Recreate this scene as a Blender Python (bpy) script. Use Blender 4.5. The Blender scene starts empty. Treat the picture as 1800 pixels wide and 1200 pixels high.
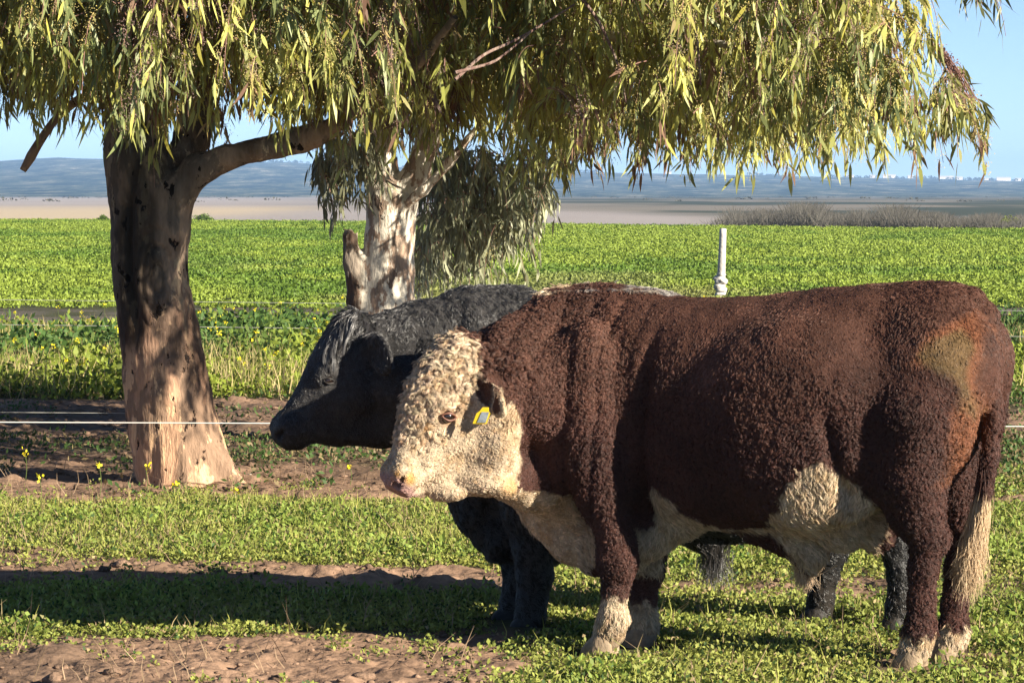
import bpy, math
import numpy as np
from mathutils import Vector, Matrix
sc = bpy.context.scene
# ------------------------------------------------------------------ camera, sky, sun, exposure
FPX = 6500.0                     # focal length in pixels of an 1800 px wide picture
CAMH = 1.88
PITCH = math.atan(258.0 / FPX)
cam = bpy.data.objects.new('camera', bpy.data.cameras.new('camera'))
sc.collection.objects.link(cam)
cam.data.sensor_width = 36.0
cam.data.lens = 36.0 * FPX / 1800.0
cam.data.clip_start = 0.5
cam.data.clip_end = 60000.0
cam.location = (0, 0, CAMH)
cam.rotation_euler = (math.pi / 2 - PITCH, 0, 0)
sc.camera = cam
SUN_A = math.radians(34.0)       # light travels towards -X and +Y
SUN_E = math.radians(21.0)
world = bpy.data.worlds.new('World')
sc.world = world
world.use_nodes = True
nt = world.node_tree
bg = nt.nodes['Background']
sky = nt.nodes.new('ShaderNodeTexSky')
sky.sky_type = 'NISHITA'
sky.sun_disc = False
sky.sun_elevation = SUN_E
sun_dir = Vector((math.cos(SUN_A) * math.cos(SUN_E), -math.sin(SUN_A) * math.cos(SUN_E), math.sin(SUN_E)))
sky.sun_rotation = math.atan2(sun_dir.x, sun_dir.y)
sky.air_density = 0.4
sky.dust_density = 0.0
sky.ozone_density = 1.6
nt.links.new(sky.outputs[0], bg.inputs[0])
bg.inputs[1].default_value = 0.057
sun = bpy.data.objects.new('sun', bpy.data.lights.new('sun', 'SUN'))
sc.collection.objects.link(sun)
sun.data.energy = 5.0
sun.data.angle = math.radians(0.5)
sun.data.color = (1.0, 0.9, 0.74)
sun.rotation_euler = sun_dir.to_track_quat('Z', 'Y').to_euler()
sun.location = (8, -6, 12)
sc.view_settings.view_transform = 'Standard'
sc.view_settings.look = 'None'
sc.view_settings.exposure = 1.52
sc.view_settings.gamma = 1.0
sc.cycles.max_bounces = 6
sc.cycles.diffuse_bounces = 3
sc.cycles.glossy_bounces = 2
sc.cycles.transmission_bounces = 3
sc.cycles.transparent_max_bounces = 8
sc.cycles.volume_bounces = 0

# ------------------------------------------------------------------ general helpers
rng = np.random.default_rng(11)
f32 = np.float32

def ray(px, py):
    x = (px - 900.0) / FPX; y = (600.0 - py) / FPX
    c, s = math.cos(PITCH), math.sin(PITCH)
    return np.array((x, c + y * s, -s + y * c))

def at(px, py, Y):                      # the point seen at a photo pixel, Y metres away
    d = ray(px, py)
    return np.array((0, 0, CAMH)) + d * (Y / d[1])

def prop(o, label=None, cat=None, group=None, kind=None):
    if label: o['label'] = label
    if cat: o['category'] = cat
    if group: o['group'] = group
    if kind: o['kind'] = kind
    return o

def empty(name, loc, rz=0.0):
    o = bpy.data.objects.new(name, None)
    sc.collection.objects.link(o)
    o.location = loc; o.rotation_euler = (0, 0, rz)
    o.empty_display_size = 0.2
    return o

def mesh_obj(name, V, F, mat, parent=None, smooth=True, col=None, extra=None):
    """V (n,3); F (m,k) array of equal polygons, or a list of such arrays."""
    me = bpy.data.meshes.new(name)
    Fs = F if isinstance(F, list) else [F]
    V = np.asarray(V, dtype=f32)
    me.vertices.add(len(V)); me.vertices.foreach_set('co', V.ravel())
    nl = sum(f.size for f in Fs); npoly = sum(len(f) for f in Fs)
    me.loops.add(nl); me.loops.foreach_set('vertex_index', np.concatenate([np.asarray(f, dtype=np.int32).ravel() for f in Fs]))
    tot = np.concatenate([np.full(len(f), f.shape[1], dtype=np.int32) for f in Fs])
    st = np.concatenate([[0], np.cumsum(tot)[:-1]]).astype(np.int32)
    me.polygons.add(npoly); me.polygons.foreach_set('loop_start', st)
    try: me.polygons.foreach_set('loop_total', tot)
    except Exception: pass
    me.update(calc_edges=True)
    me.polygons.foreach_set('use_smooth', np.full(npoly, smooth))
    if col is not None:
        a = me.attributes.new('col', 'FLOAT_COLOR', 'POINT')
        c = np.ones((len(V), 4), dtype=f32); c[:, :3] = col
        a.data.foreach_set('color', c.ravel())
    for k, v in (extra or {}).items():
        a = me.attributes.new(k, 'FLOAT', 'POINT'); a.data.foreach_set('value', np.asarray(v, dtype=f32))
    if mat: me.materials.append(mat)
    o = bpy.data.objects.new(name, me)
    sc.collection.objects.link(o)
    if parent: o.parent = parent
    return o

def curves_obj(name, P, rad, mat, parent=None, col=None):
    """P (n,k,3) strand points, rad (k,) or (n,k), col (n,3)"""
    n, k = P.shape[:2]
    cu = bpy.data.hair_curves.new(name)
    cu.add_curves([k] * n)
    cu.attributes['position'].data.foreach_set('vector', P.astype(f32).ravel())
    r = np.broadcast_to(np.asarray(rad, dtype=f32), (n, k)).copy()
    ra = cu.attributes.get('radius') or cu.attributes.new('radius', 'FLOAT', 'POINT')
    ra.data.foreach_set('value', r.ravel())
    if col is not None:
        a = cu.attributes.new('col', 'FLOAT_COLOR', 'POINT')
        c = np.ones((n, k, 4), dtype=f32); c[:, :, :3] = col[:, None, :] if col.ndim == 2 else col
        a.data.foreach_set('color', c.ravel())
    cu.materials.append(mat)
    o = bpy.data.objects.new(name, cu)
    sc.collection.objects.link(o)
    if parent: o.parent = parent
    return o

def hash3(i, j, k, seed):
    h = (i.astype(np.uint32) * np.uint32(374761393) + j.astype(np.uint32) * np.uint32(668265263)
         + k.astype(np.uint32) * np.uint32(2147483647 - 1013904222) + np.uint32(seed * 2654435761 % 4294967296))
    h = (h ^ (h >> np.uint32(13))) * np.uint32(1274126177)
    h = h ^ (h >> np.uint32(16))
    h = h * np.uint32(2246822519)
    h = h ^ (h >> np.uint32(15))
    return (h & np.uint32(0xffffff)).astype(f32) / f32(0xffffff)

def vnoise(p, seed=0):
    p = np.asarray(p, dtype=f32)
    if p.shape[-1] == 2: p = np.concatenate([p, np.zeros(p.shape[:-1] + (1,), f32)], -1)
    i = np.floor(p); f = p - i; f = f * f * (3 - 2 * f); i = i.astype(np.int64)
    r = 0
    for a in (0, 1):
        for b in (0, 1):
            for c in (0, 1):
                w = (f[..., 0] if a else 1 - f[..., 0]) * (f[..., 1] if b else 1 - f[..., 1]) * (f[..., 2] if c else 1 - f[..., 2])
                r = r + w * hash3(i[..., 0] + a, i[..., 1] + b, i[..., 2] + c, seed)
    return r                                     # 0..1

def fbm(p, seed=0, octv=4, gain=0.5):
    p = np.asarray(p, dtype=f32); r = 0; a = 1.0; t = 0
    for o in range(octv):
        r = r + a * vnoise(p * (2.03 ** o) + 17.3 * o, seed + o); t += a; a *= gain
    return r / t

def sstep(a, b, x):
    t = np.clip((x - a) / (b - a), 0, 1); return t * t * (3 - 2 * t)

def norm(v):
    return v / np.maximum(np.linalg.norm(v, axis=-1, keepdims=True), 1e-9)

def in_poly(x, z, poly, soft=0.0):
    """signed distance (inside positive) of points to a polygon"""
    poly = np.asarray(poly, float); n = len(poly)
    inside = np.zeros(x.shape, bool); dmin = np.full(x.shape, 1e9)
    for a in range(n):
        x0, z0 = poly[a]; x1, z1 = poly[(a + 1) % n]
        c = ((z0 > z) != (z1 > z))
        xi = (x1 - x0) * (z - z0) / ((z1 - z0) if z1 != z0 else 1e-9) + x0
        inside ^= c & (x < xi)
        dx, dz = x1 - x0, z1 - z0
        t = np.clip(((x - x0) * dx + (z - z0) * dz) / (dx * dx + dz * dz + 1e-12), 0, 1)
        dmin = np.minimum(dmin, np.hypot(x - x0 - t * dx, z - z0 - t * dz))
    return np.where(inside, dmin, -dmin)

# ------------------------------------------------------------------ implicit solids
class Field:
    def __init__(s, lo, hi, h):
        s.lo = np.array(lo, float); s.h = h
        s.n = (np.ceil((np.array(hi) - s.lo) / h).astype(int) + 1)
        s.ax = [(s.lo[i] + h * np.arange(s.n[i])).astype(f32) for i in range(3)]
        s.V = np.full(s.n, 1.0, dtype=f32)
    def box(s, lo, hi):
        a = np.clip(np.floor((np.array(lo) - s.lo) / s.h).astype(int), 0, s.n - 1)
        b = np.clip(np.ceil((np.array(hi) - s.lo) / s.h).astype(int) + 1, 1, s.n)
        sl = tuple(slice(a[i], b[i]) for i in range(3))
        X = s.ax[0][sl[0]][:, None, None]; Y = s.ax[1][sl[1]][None, :, None]; Z = s.ax[2][sl[2]][None, None, :]
        return sl, X, Y, Z
    def merge(s, sl, d, k, sub=False):
        v = s.V[sl]
        if sub:
            m = -d
            if k <= 0: s.V[sl] = np.maximum(v, m); return
            h = np.clip(0.5 + 0.5 * (m - v) / k, 0, 1); s.V[sl] = v * (1 - h) + m * h + k * h * (1 - h)
        else:
            h = np.clip(0.5 + 0.5 * (v - d) / k, 0, 1); s.V[sl] = v * (1 - h) + d * h - k * h * (1 - h)
    def cap(s, a, b, ra, rb, k=0.04, flat=None, sub=False):
        """rounded cone; flat=(axis vector, factor) squashes it along one direction"""
        a = np.array(a, float); b = np.array(b, float); m = k + 0.05; R = max(ra, rb) + m
        if flat: R = R * max(1, 1 / flat[1]) if flat[1] < 1 else R
        sl, X, Y, Z = s.box(np.minimum(a, b) - R, np.maximum(a, b) + R)
        ab = b - a; L2 = ab @ ab + 1e-12
        t = np.clip(((X - a[0]) * ab[0] + (Y - a[1]) * ab[1] + (Z - a[2]) * ab[2]) / L2, 0, 1)
        dx = X - a[0] - t * ab[0]; dy = Y - a[1] - t * ab[1]; dz = Z - a[2] - t * ab[2]
        r2 = dx * dx + dy * dy + dz * dz
        if flat:
            ax = np.array(flat[0], float); ax /= np.linalg.norm(ax); c = dx * ax[0] + dy * ax[1] + dz * ax[2]
            r2 = r2 + c * c * (1 / flat[1] ** 2 - 1)
            d = (np.sqrt(r2) - (ra + (rb - ra) * t))
            d = d * np.where(d > 0, 1, 1)
        else: d = np.sqrt(r2) - (ra + (rb - ra) * t)
        s.merge(sl, d.astype(f32), k, sub)
    def chain(s, pts, rs, k=0.04, flat=None):
        for i in range(len(pts) - 1): s.cap(pts[i], pts[i + 1], rs[i], rs[i + 1], k, flat)
    def ell(s, c, r, axes=None, k=0.05, sub=False):
        c = np.array(c, float); r = np.array(r, float); R = r.max() + k + 0.04
        A = np.eye(3) if axes is None else np.array(axes, float)
        sl, X, Y, Z = s.box(c - R, c + R)
        dx, dy, dz = X - c[0], Y - c[1], Z - c[2]
        k0 = 0; k1 = 0
        for i in range(3):
            q = dx * A[i][0] + dy * A[i][1] + dz * A[i][2]
            k0 = k0 + (q / r[i]) ** 2; k1 = k1 + (q / r[i] ** 2) ** 2
        k0 = np.sqrt(k0); k1 = np.sqrt(k1) + 1e-6
        s.merge(sl, (k0 * (k0 - 1) / k1).astype(f32), k, sub)
    def loft(s, O, U, Vv, W, st, k=0.03, n=2.3, low=0.0):
        """sections along U: st rows = (u, top v, bottom v, half width w); low narrows the lower part"""
        st = np.array(st, float); O = np.array(O, float)
        pts = []
        for q in st:
            for v in (q[1], q[2]):
                for w in (-q[3], q[3]): pts.append(O + q[0] * U + v * Vv + w * W)
        pts = np.array(pts); m = k + 0.05
        sl, X, Y, Z = s.box(pts.min(0) - m, pts.max(0) + m)
        X = X - O[0]; Y = Y - O[1]; Z = Z - O[2]
        u = X * U[0] + Y * U[1] + Z * U[2]; v = X * Vv[0] + Y * Vv[1] + Z * Vv[2]; w = X * W[0] + Y * W[1] + Z * W[2]
        # smooth interpolation of the stations
        uu = np.linspace(st[0, 0], st[-1, 0], 400)
        cs = [np.interp(uu, st[:, 0], st[:, i]) for i in (1, 2, 3)]
        ker = np.hanning(33); ker /= ker.sum()
        cs = [np.convolve(np.pad(c, 16, mode='edge'), ker, 'valid') for c in cs]
        T = np.interp(u, uu, cs[0]); B = np.interp(u, uu, cs[1]); H = np.interp(u, uu, cs[2])
        hh = np.maximum((T - B) / 2, 0.004); cc = (T + B) / 2; H = np.maximum(H, 0.004)
        q = (v - cc) / hh
        Hq = H * (1 - low * np.clip(-q, 0, 1.2) ** 1.5)
        rr = (np.abs(w / Hq) ** n + np.abs(q) ** n) ** (1.0 / n)
        sc_ = np.minimum(hh, Hq)
        d = (rr - 1) * sc_
        e = np.maximum(st[0, 0] - u, u - st[-1, 0])      # flat ends, rounded
        d = np.where(e > -0.02, np.maximum(d, e), d)
        s.merge(sl, d.astype(f32), k)
    def mesh(s, smooth=2):
        V = s.V; h = s.h
        I = V < 0
        c = [I[a:a - 1 or None, b:b - 1 or None, d:d - 1 or None] for a in (0, 1) for b in (0, 1) for d in (0, 1)]
        anyc = c[0] | c[1] | c[2] | c[3] | c[4] | c[5] | c[6] | c[7]
        allc = c[0] & c[1] & c[2] & c[3] & c[4] & c[5] & c[6] & c[7]
        M = anyc & ~allc
        ii, jj, kk = np.nonzero(M)
        idx = np.full(M.shape, -1, dtype=np.int32); idx[M] = np.arange(len(ii))
        off = [(a, b, d) for a in (0, 1) for b in (0, 1) for d in (0, 1)]
        val = {o: V[ii + o[0], jj + o[1], kk + o[2]] for o in off}
        acc = np.zeros((len(ii), 3)); cnt = np.zeros(len(ii))
        for o in off:
            for ax in range(3):
                if o[ax]: continue
                p = list(o); p[ax] = 1; p = tuple(p)
                v0, v1 = val[o], val[p]; x = (v0 < 0) != (v1 < 0)
                t = np.where(x, v0 / np.where(x, v0 - v1, 1), 0)
                q = np.zeros((len(ii), 3)); q[:] = o; q[:, ax] = t
                acc[x] += q[x]; cnt[x] += 1
        P = (acc / cnt[:, None] + np.stack([ii, jj, kk], 1)) * h + s.lo
        quads = []
        for ax in range(3):
            b, cax = (ax + 1) % 3, (ax + 2) % 3
            sa = [slice(None)] * 3; sb = [slice(None)] * 3
            sa[ax] = slice(0, -1); sb[ax] = slice(1, None)
            A = I[tuple(sa)]; B = I[tuple(sb)]
            e = np.stack(np.nonzero(A != B), 1)
            ok = (e[:, b] > 0) & (e[:, cax] > 0) & (e[:, b] < s.n[b] - 1) & (e[:, cax] < s.n[cax] - 1)
            e = e[ok]
            inA = A[tuple(e.T)]
            def g(db, dc):
                q = e.copy(); q[:, b] += db; q[:, cax] += dc
                return idx[tuple(q.T)]
            Q = np.stack([g(-1, -1), g(0, -1), g(0, 0), g(-1, 0)], 1)
            Q[~inA] = Q[~inA][:, ::-1]
            quads.append(Q)
        Q = np.concatenate(quads)
        Q = Q[(Q >= 0).all(1)]
        # smoothing
        E = np.concatenate([Q[:, [0, 1]], Q[:, [1, 2]], Q[:, [2, 3]], Q[:, [3, 0]]])
        for it in range(smooth):
            S = np.zeros_like(P); n = np.bincount(E[:, 0], minlength=len(P)) + np.bincount(E[:, 1], minlength=len(P))
            for a in range(3):
                S[:, a] = np.bincount(E[:, 0], P[E[:, 1], a], len(P)) + np.bincount(E[:, 1], P[E[:, 0], a], len(P))
            P = P * 0.5 + 0.5 * S / np.maximum(n, 1)[:, None]
        return P, Q

def vnormals(P, Q):
    n = np.cross(P[Q[:, 2]] - P[Q[:, 0]], P[Q[:, 3]] - P[Q[:, 1]])
    N = np.zeros_like(P)
    for c in range(4):
        for a in range(3): N[:, a] += np.bincount(Q[:, c], n[:, a], len(P))
    return norm(N)

def sample(P, Q, N, n, weight=None):
    a = np.linalg.norm(np.cross(P[Q[:, 2]] - P[Q[:, 0]], P[Q[:, 3]] - P[Q[:, 1]]), axis=1)
    if weight is not None: a = a * weight[Q].mean(1)
    cs = np.cumsum(a); f = np.searchsorted(cs, rng.random(n) * cs[-1]); f = np.minimum(f, len(Q) - 1)
    u = rng.random((n, 1)); v = rng.random((n, 1)); q = Q[f]
    def bl(A): return A[q[:, 0]] * (1 - u) * (1 - v) + A[q[:, 1]] * u * (1 - v) + A[q[:, 2]] * u * v + A[q[:, 3]] * (1 - u) * v
    return bl(P), norm(bl(N)), q[:, 0]

# ------------------------------------------------------------------ materials
def new_mat(name):
    m = bpy.data.materials.new(name); m.use_nodes = True
    nt = m.node_tree; nt.nodes.clear()
    out = nt.nodes.new('ShaderNodeOutputMaterial')
    return m, nt, out

def N_(nt, typ, **kw):
    n = nt.nodes.new(typ)
    for k, v in kw.items():
        if k in n.inputs: n.inputs[k].default_value = v
        else: setattr(n, k, v)
    return n

def attr_mat(name, rough=0.6, spec=0.3, trans=0.0, bump=None, var=0.0, sheen=0.0, vs=40.0):
    m, nt, out = new_mat(name)
    at_ = N_(nt, 'ShaderNodeAttribute', attribute_name='col')
    b = N_(nt, 'ShaderNodeBsdfPrincipled')
    b.inputs['Roughness'].default_value = rough
    b.inputs['Specular IOR Level'].default_value = spec
    if sheen: b.inputs['Sheen Weight'].default_value = sheen
    src = at_.outputs['Color']
    tc = N_(nt, 'ShaderNodeTexCoord')
    if var:
        no = N_(nt, 'ShaderNodeTexNoise'); no.inputs['Scale'].default_value = vs; no.inputs['Detail'].default_value = 4
        nt.links.new(tc.outputs['Object'], no.inputs['Vector'])
        mr = N_(nt, 'ShaderNodeMapRange'); mr.inputs['From Min'].default_value = 0.3; mr.inputs['From Max'].default_value = 0.7
        mr.inputs['To Min'].default_value = 1 - var; mr.inputs['To Max'].default_value = 1 + var
        nt.links.new(no.outputs[0], mr.inputs['Value'])
        vm = N_(nt, 'ShaderNodeVectorMath', operation='SCALE')
        nt.links.new(src, vm.inputs[0]); nt.links.new(mr.outputs[0], vm.inputs['Scale']); src = vm.outputs[0]
    nt.links.new(src, b.inputs['Base Color'])
    if bump:
        no = N_(nt, 'ShaderNodeTexNoise'); no.inputs['Scale'].default_value = bump[0]; no.inputs['Detail'].default_value = 6
        nt.links.new(tc.outputs['Object'], no.inputs['Vector'])
        bp = N_(nt, 'ShaderNodeBump'); bp.inputs['Strength'].default_value = bump[1]; bp.inputs['Distance'].default_value = bump[2]
        nt.links.new(no.outputs[0], bp.inputs['Height']); nt.links.new(bp.outputs[0], b.inputs['Normal'])
    if trans:
        tr = N_(nt, 'ShaderNodeBsdfTranslucent'); mx = N_(nt, 'ShaderNodeMixShader'); mx.inputs[0].default_value = trans
        nt.links.new(src, tr.inputs[0]); nt.links.new(b.outputs[0], mx.inputs[1]); nt.links.new(tr.outputs[0], mx.inputs[2])
        nt.links.new(mx.outputs[0], out.inputs[0])
    else: nt.links.new(b.outputs[0], out.inputs[0])
    return m

def flat_mat(name, color, rough=0.5, spec=0.5, bump=None, noise=None):
    m, nt, out = new_mat(name)
    b = N_(nt, 'ShaderNodeBsdfPrincipled'); b.inputs['Base Color'].default_value = (*color, 1)
    b.inputs['Roughness'].default_value = rough; b.inputs['Specular IOR Level'].default_value = spec
    tc = N_(nt, 'ShaderNodeTexCoord')
    if noise:
        no = N_(nt, 'ShaderNodeTexNoise'); no.inputs['Scale'].default_value = noise[0]; no.inputs['Detail'].default_value = 5
        nt.links.new(tc.outputs['Object'], no.inputs['Vector'])
        r = N_(nt, 'ShaderNodeValToRGB'); r.color_ramp.elements[0].position = 0.35; r.color_ramp.elements[1].position = 0.65
        r.color_ramp.elements[0].color = (*color, 1); r.color_ramp.elements[1].color = (*noise[1], 1)
        nt.links.new(no.outputs[0], r.inputs[0]); nt.links.new(r.outputs[0], b.inputs['Base Color'])
    if bump:
        no = N_(nt, 'ShaderNodeTexNoise'); no.inputs['Scale'].default_value = bump[0]; no.inputs['Detail'].default_value = 6
        nt.links.new(tc.outputs['Object'], no.inputs['Vector'])
        bp = N_(nt, 'ShaderNodeBump'); bp.inputs['Strength'].default_value = bump[1]; bp.inputs['Distance'].default_value = bump[2]
        nt.links.new(no.outputs[0], bp.inputs['Height']); nt.links.new(bp.outputs[0], b.inputs['Normal'])
    nt.links.new(b.outputs[0], out.inputs[0])
    return m

M_skin = attr_mat('coat_skin', 0.75, 0.15, bump=(120, 0.6, 0.01), var=0.25)
M_hair = attr_mat('coat_hair', 0.5, 0.35)
M_blackhair = attr_mat('black_hair', 0.32, 0.9)
M_leaf = attr_mat('leaf', 0.45, 0.4, trans=0.30)
M_herb = attr_mat('herb', 0.6, 0.25, trans=0.25)

def uvsphere(c, r, nu=20, nv=12, sx=(1, 1, 1)):
    P = []
    for j in range(nv + 1):
        t = math.pi * j / nv
        for i in range(nu):
            a = 2 * math.pi * i / nu
            P.append((math.sin(t) * math.cos(a) * sx[0], math.sin(t) * math.sin(a) * sx[1], math.cos(t) * sx[2]))
    P = np.array(P) * r + np.array(c)
    Q = np.array([(j * nu + i, (j + 1) * nu + i, (j + 1) * nu + (i + 1) % nu, j * nu + (i + 1) % nu) for j in range(nv) for i in range(nu)])
    return P, Q

# ------------------------------------------------------------------ the ground
def bands(x, y):
    """how green (0..1) and how tall the growth is at a place"""
    yc = np.maximum(y, 10.0)
    n1_ = fbm(np.stack([x * .45, y * .45], -1), 61, 4) - .5
    n2_ = fbm(np.stack([x * 1.15, y * .8], -1), 63, 4) - .5
    yp = 342 + 12220 / yc; xp = 900 + 6500 * x / yc
    yp = yp + n1_ * np.clip((yp - 400) * .14, 5, 90)
    lf = sstep(1000, 850, xp)                   # left half in the foreground
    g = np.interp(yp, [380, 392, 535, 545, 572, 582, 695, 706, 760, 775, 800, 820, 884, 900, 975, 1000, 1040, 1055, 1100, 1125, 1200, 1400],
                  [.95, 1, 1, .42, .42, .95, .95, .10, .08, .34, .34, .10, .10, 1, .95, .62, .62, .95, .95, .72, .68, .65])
    gl = np.interp(yp, [975, 1000, 1040, 1055, 1100, 1120, 1250], [.90, .08, .05, .85, .85, .12, .10])
    g = np.where(yp > 975, g * (1 - lf) + gl * lf, g)
    gr = np.interp(yp, [690, 705, 772, 785, 845, 856, 880], [.9, .3, .12, .95, .95, .35, .95])
    rt = sstep(1350, 1500, xp); g = np.where((yp < 870) & (yp > 690), g * (1 - rt) + gr * rt, g)
    g = np.where(yp > 870, g + .04 * sstep(900, 1300, xp) , g)
    g = g + n2_ * 1.25 * np.clip(4 * (g + .06) * (1.15 - g), 0, 1)
    return np.clip(g, 0, 1), yp, xp

def edge_y(x):                                   # far edge of the green field
    return 262 - 1.6 * (x + 30) * .75 + 14 * (vnoise(np.stack([x * .05, x * 0], -1), 5) - .5)

def ground_z(x, y):
    g, yp, xp = bands(x, y)
    near = sstep(60, 30, y) * (y > 5)
    cl = fbm(np.stack([x * 7, y * 7], -1), 71, 4) - .5
    cb = np.maximum(fbm(np.stack([x * 3.2, y * 3.2], -1), 73, 3) - .56, 0)
    z = near * (cl * .035 * (1.25 - g) + cb * .16 * (1 - g) ** 1.5 + (fbm(np.stack([x * 24, y * 24], -1), 79, 3) - .5) * .035 * (1.1 - g))
    z = z + near * (fbm(np.stack([x * .8, y * .8], -1), 75, 2) - .5) * .03
    far = sstep(60, 110, y)
    z = z + far * (fbm(np.stack([x * .03, y * .03], -1), 77, 2) - .5) * .25
    return z * 1.0

def build_ground():
    ys = np.concatenate([[-60, -20, 0, 6, 10], np.geomspace(12.2, 64, 1050), np.geomspace(64.5, 300, 260), np.geomspace(305, 2500, 140), [3200, 4500, 6500, 9500]])
    u = np.linspace(-1, 1, 521)
    hw = np.maximum(ys, 8) * .165 + 1.2
    Xn = u[None, :] * hw[:, None]
    side = np.array([1.15, 1.5, 2.2, 4, 8, 20, 60]);
    L_ = -(side[::-1])[None, :] * (hw[:, None]); R_ = side[None, :] * hw[:, None]
    big = np.maximum(hw[:, None] * 1.0, 0)
    X = np.concatenate([L_, Xn, R_], 1); Y = np.repeat(ys[:, None], X.shape[1], 1)
    X[:, 0] = np.minimum(X[:, 0], -400 - ys * .6); X[:, -1] = np.maximum(X[:, -1], 400 + ys * .6)
    shp = X.shape; x = X.ravel(); y = Y.ravel()
    g, yp, xp = bands(x, y)
    z = ground_z(x, y)
    V = np.stack([x, y, z], 1)
    nr, nc = shp
    i = np.arange(nr - 1)[:, None] * nc + np.arange(nc - 1)[None, :]
    Fq = np.stack([i, i + 1, i + nc + 1, i + nc], -1).reshape(-1, 4)
    n = fbm(np.stack([x * 2.2, y * 2.2], -1), 81, 4)[:, None]; n3 = fbm(np.stack([x * .35, y * .35], -1), 83, 3)[:, None]
    dirt = np.array((.235, .150, .100)) * (.62 + .75 * n); damp = np.array((.10, .068, .048)) * (.7 + .6 * n)
    dm = sstep(.54, .66, n3); dirt = dirt * (1 - dm * .6) + damp * dm * .6
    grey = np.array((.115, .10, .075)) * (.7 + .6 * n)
    sg = (sstep(528, 545, yp) * sstep(585, 570, yp))[:, None]; dirt = dirt * (1 - sg) + grey * sg  # greyish soil band painted in place of the tree canopy's shade
    soilg = np.array((.060, .062, .026)) * (.7 + .6 * n)
    gm = sstep(.35, .75, g)[:, None]
    c = dirt * (1 - gm) + soilg * gm
    fg = sstep(60, 140, y)[:, None]; c = c * (1 - fg) + np.array((.055, .105, .018)) * (.7 + .6 * n) * fg
    ey = edge_y(x)
    out = (y > ey)[:, None]
    scr = (sstep(330, 520, y + 150 * sstep(950, 1350, xp) + 160 * (fbm(np.stack([x * .006, y * .002], -1), 87, 3) - .5)) * np.maximum(sstep(350, 1050, xp), sstep(1500, 3200, y)))[:, None]; spk = sstep(.40, .55, fbm(np.stack([x * .03, y * .008], -1), 89, 4))[:, None]
    tanl = sstep(-18, -34, x)[:, None] * sstep(700, 420, y)[:, None]
    plain = np.array((.36, .325, .31)) * (.85 + .3 * fbm(np.stack([x * .02, y * .006], -1), 85, 3)[:, None])
    plain = plain * (1 - tanl) + np.array((.50, .41, .29)) * tanl
    plain = plain * (1 - scr) + (np.array((.06, .075, .06)) * spk + np.array((.21, .19, .16)) * (1 - spk)) * scr
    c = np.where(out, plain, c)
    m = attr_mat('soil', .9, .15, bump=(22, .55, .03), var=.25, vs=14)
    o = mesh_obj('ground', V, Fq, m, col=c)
    prop(o, 'flat paddock of brown soil and low growth reaching a dry plain', kind='structure')
build_ground()

# ------------------------------------------------------------------ low growth
def rnd_dir(n, up=(.15, 1.0)):
    a = rng.uniform(0, 2 * math.pi, n); z = rng.uniform(up[0], up[1], n); r = np.sqrt(np.maximum(1 - z * z, 0))
    return np.stack([np.cos(a) * r, np.sin(a) * r, z], 1)

def diamonds(C, D, S, ln, wd, bend=.15):
    """leaf shaped quads: base C, direction D, side S"""
    tip = C + D * ln[:, None]; mid = C + D * (ln * .5)[:, None]
    V = np.stack([C, mid - S * (wd * .5)[:, None], tip, mid + S * (wd * .5)[:, None]], 1)
    return V.reshape(-1, 3)

def quads_of(n): return np.arange(n * 4, dtype=np.int32).reshape(n, 4)

def perp(D):
    r = norm(rng.normal(0, 1, D.shape)); return norm(np.cross(D, r))

def scatter(n, y0, y1, power=1.0, margin=1.0, hw=.15):
    """places in the wedge the camera looks along, evenly per area for power 2"""
    t = rng.random(n)
    y = (y0 ** power + t * (y1 ** power - y0 ** power)) ** (1 / power) if power else y0 * (y1 / y0) ** t
    x = rng.uniform(-1, 1, n) * (y * hw + margin)
    return x, y

def clumps(name, x, y, per, spread, height, ln, wd, colf, label, parent=None, up=(.1, 1.0), tall=None, mat=None, kind='stuff'):
    n = len(x); z = ground_z(x, y)
    k = per
    sc_ = rng.uniform(.6, 1.4, n)
    if tall is not None: sc_ = sc_ * tall
    R = lambda a: np.repeat(a, k, axis=0)
    off = rng.normal(0, 1, (n * k, 2)) * spread * R(sc_)[:, None] * .6
    rr = np.minimum(np.hypot(off[:, 0], off[:, 1]) / (spread * R(sc_)), 1.4)
    hz = height * R(sc_) * rng.uniform(.1, 1.0, n * k) * np.clip(1.1 - .5 * rr, .2, 1)
    C = np.stack([R(x) + off[:, 0], R(y) + off[:, 1], R(z) + hz - .005], 1)
    D = rnd_dir(n * k, up); S = perp(D)
    l = ln * rng.uniform(.6, 1.4, n * k) * R(np.sqrt(sc_)); w = wd * rng.uniform(.7, 1.3, n * k) * R(np.sqrt(sc_))
    V = diamonds(C, D, S, l, w)
    c = colf(R(x), R(y), hz / height)
    c = np.clip(c * rng.uniform(.75, 1.25, (n * k, 1)), 0, 1)
    o = mesh_obj(name, V, quads_of(n * k), mat or M_herb, parent, smooth=False, col=np.repeat(c, 4, axis=0))
    if kind: prop(o, label, kind=kind)
    return o

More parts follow.
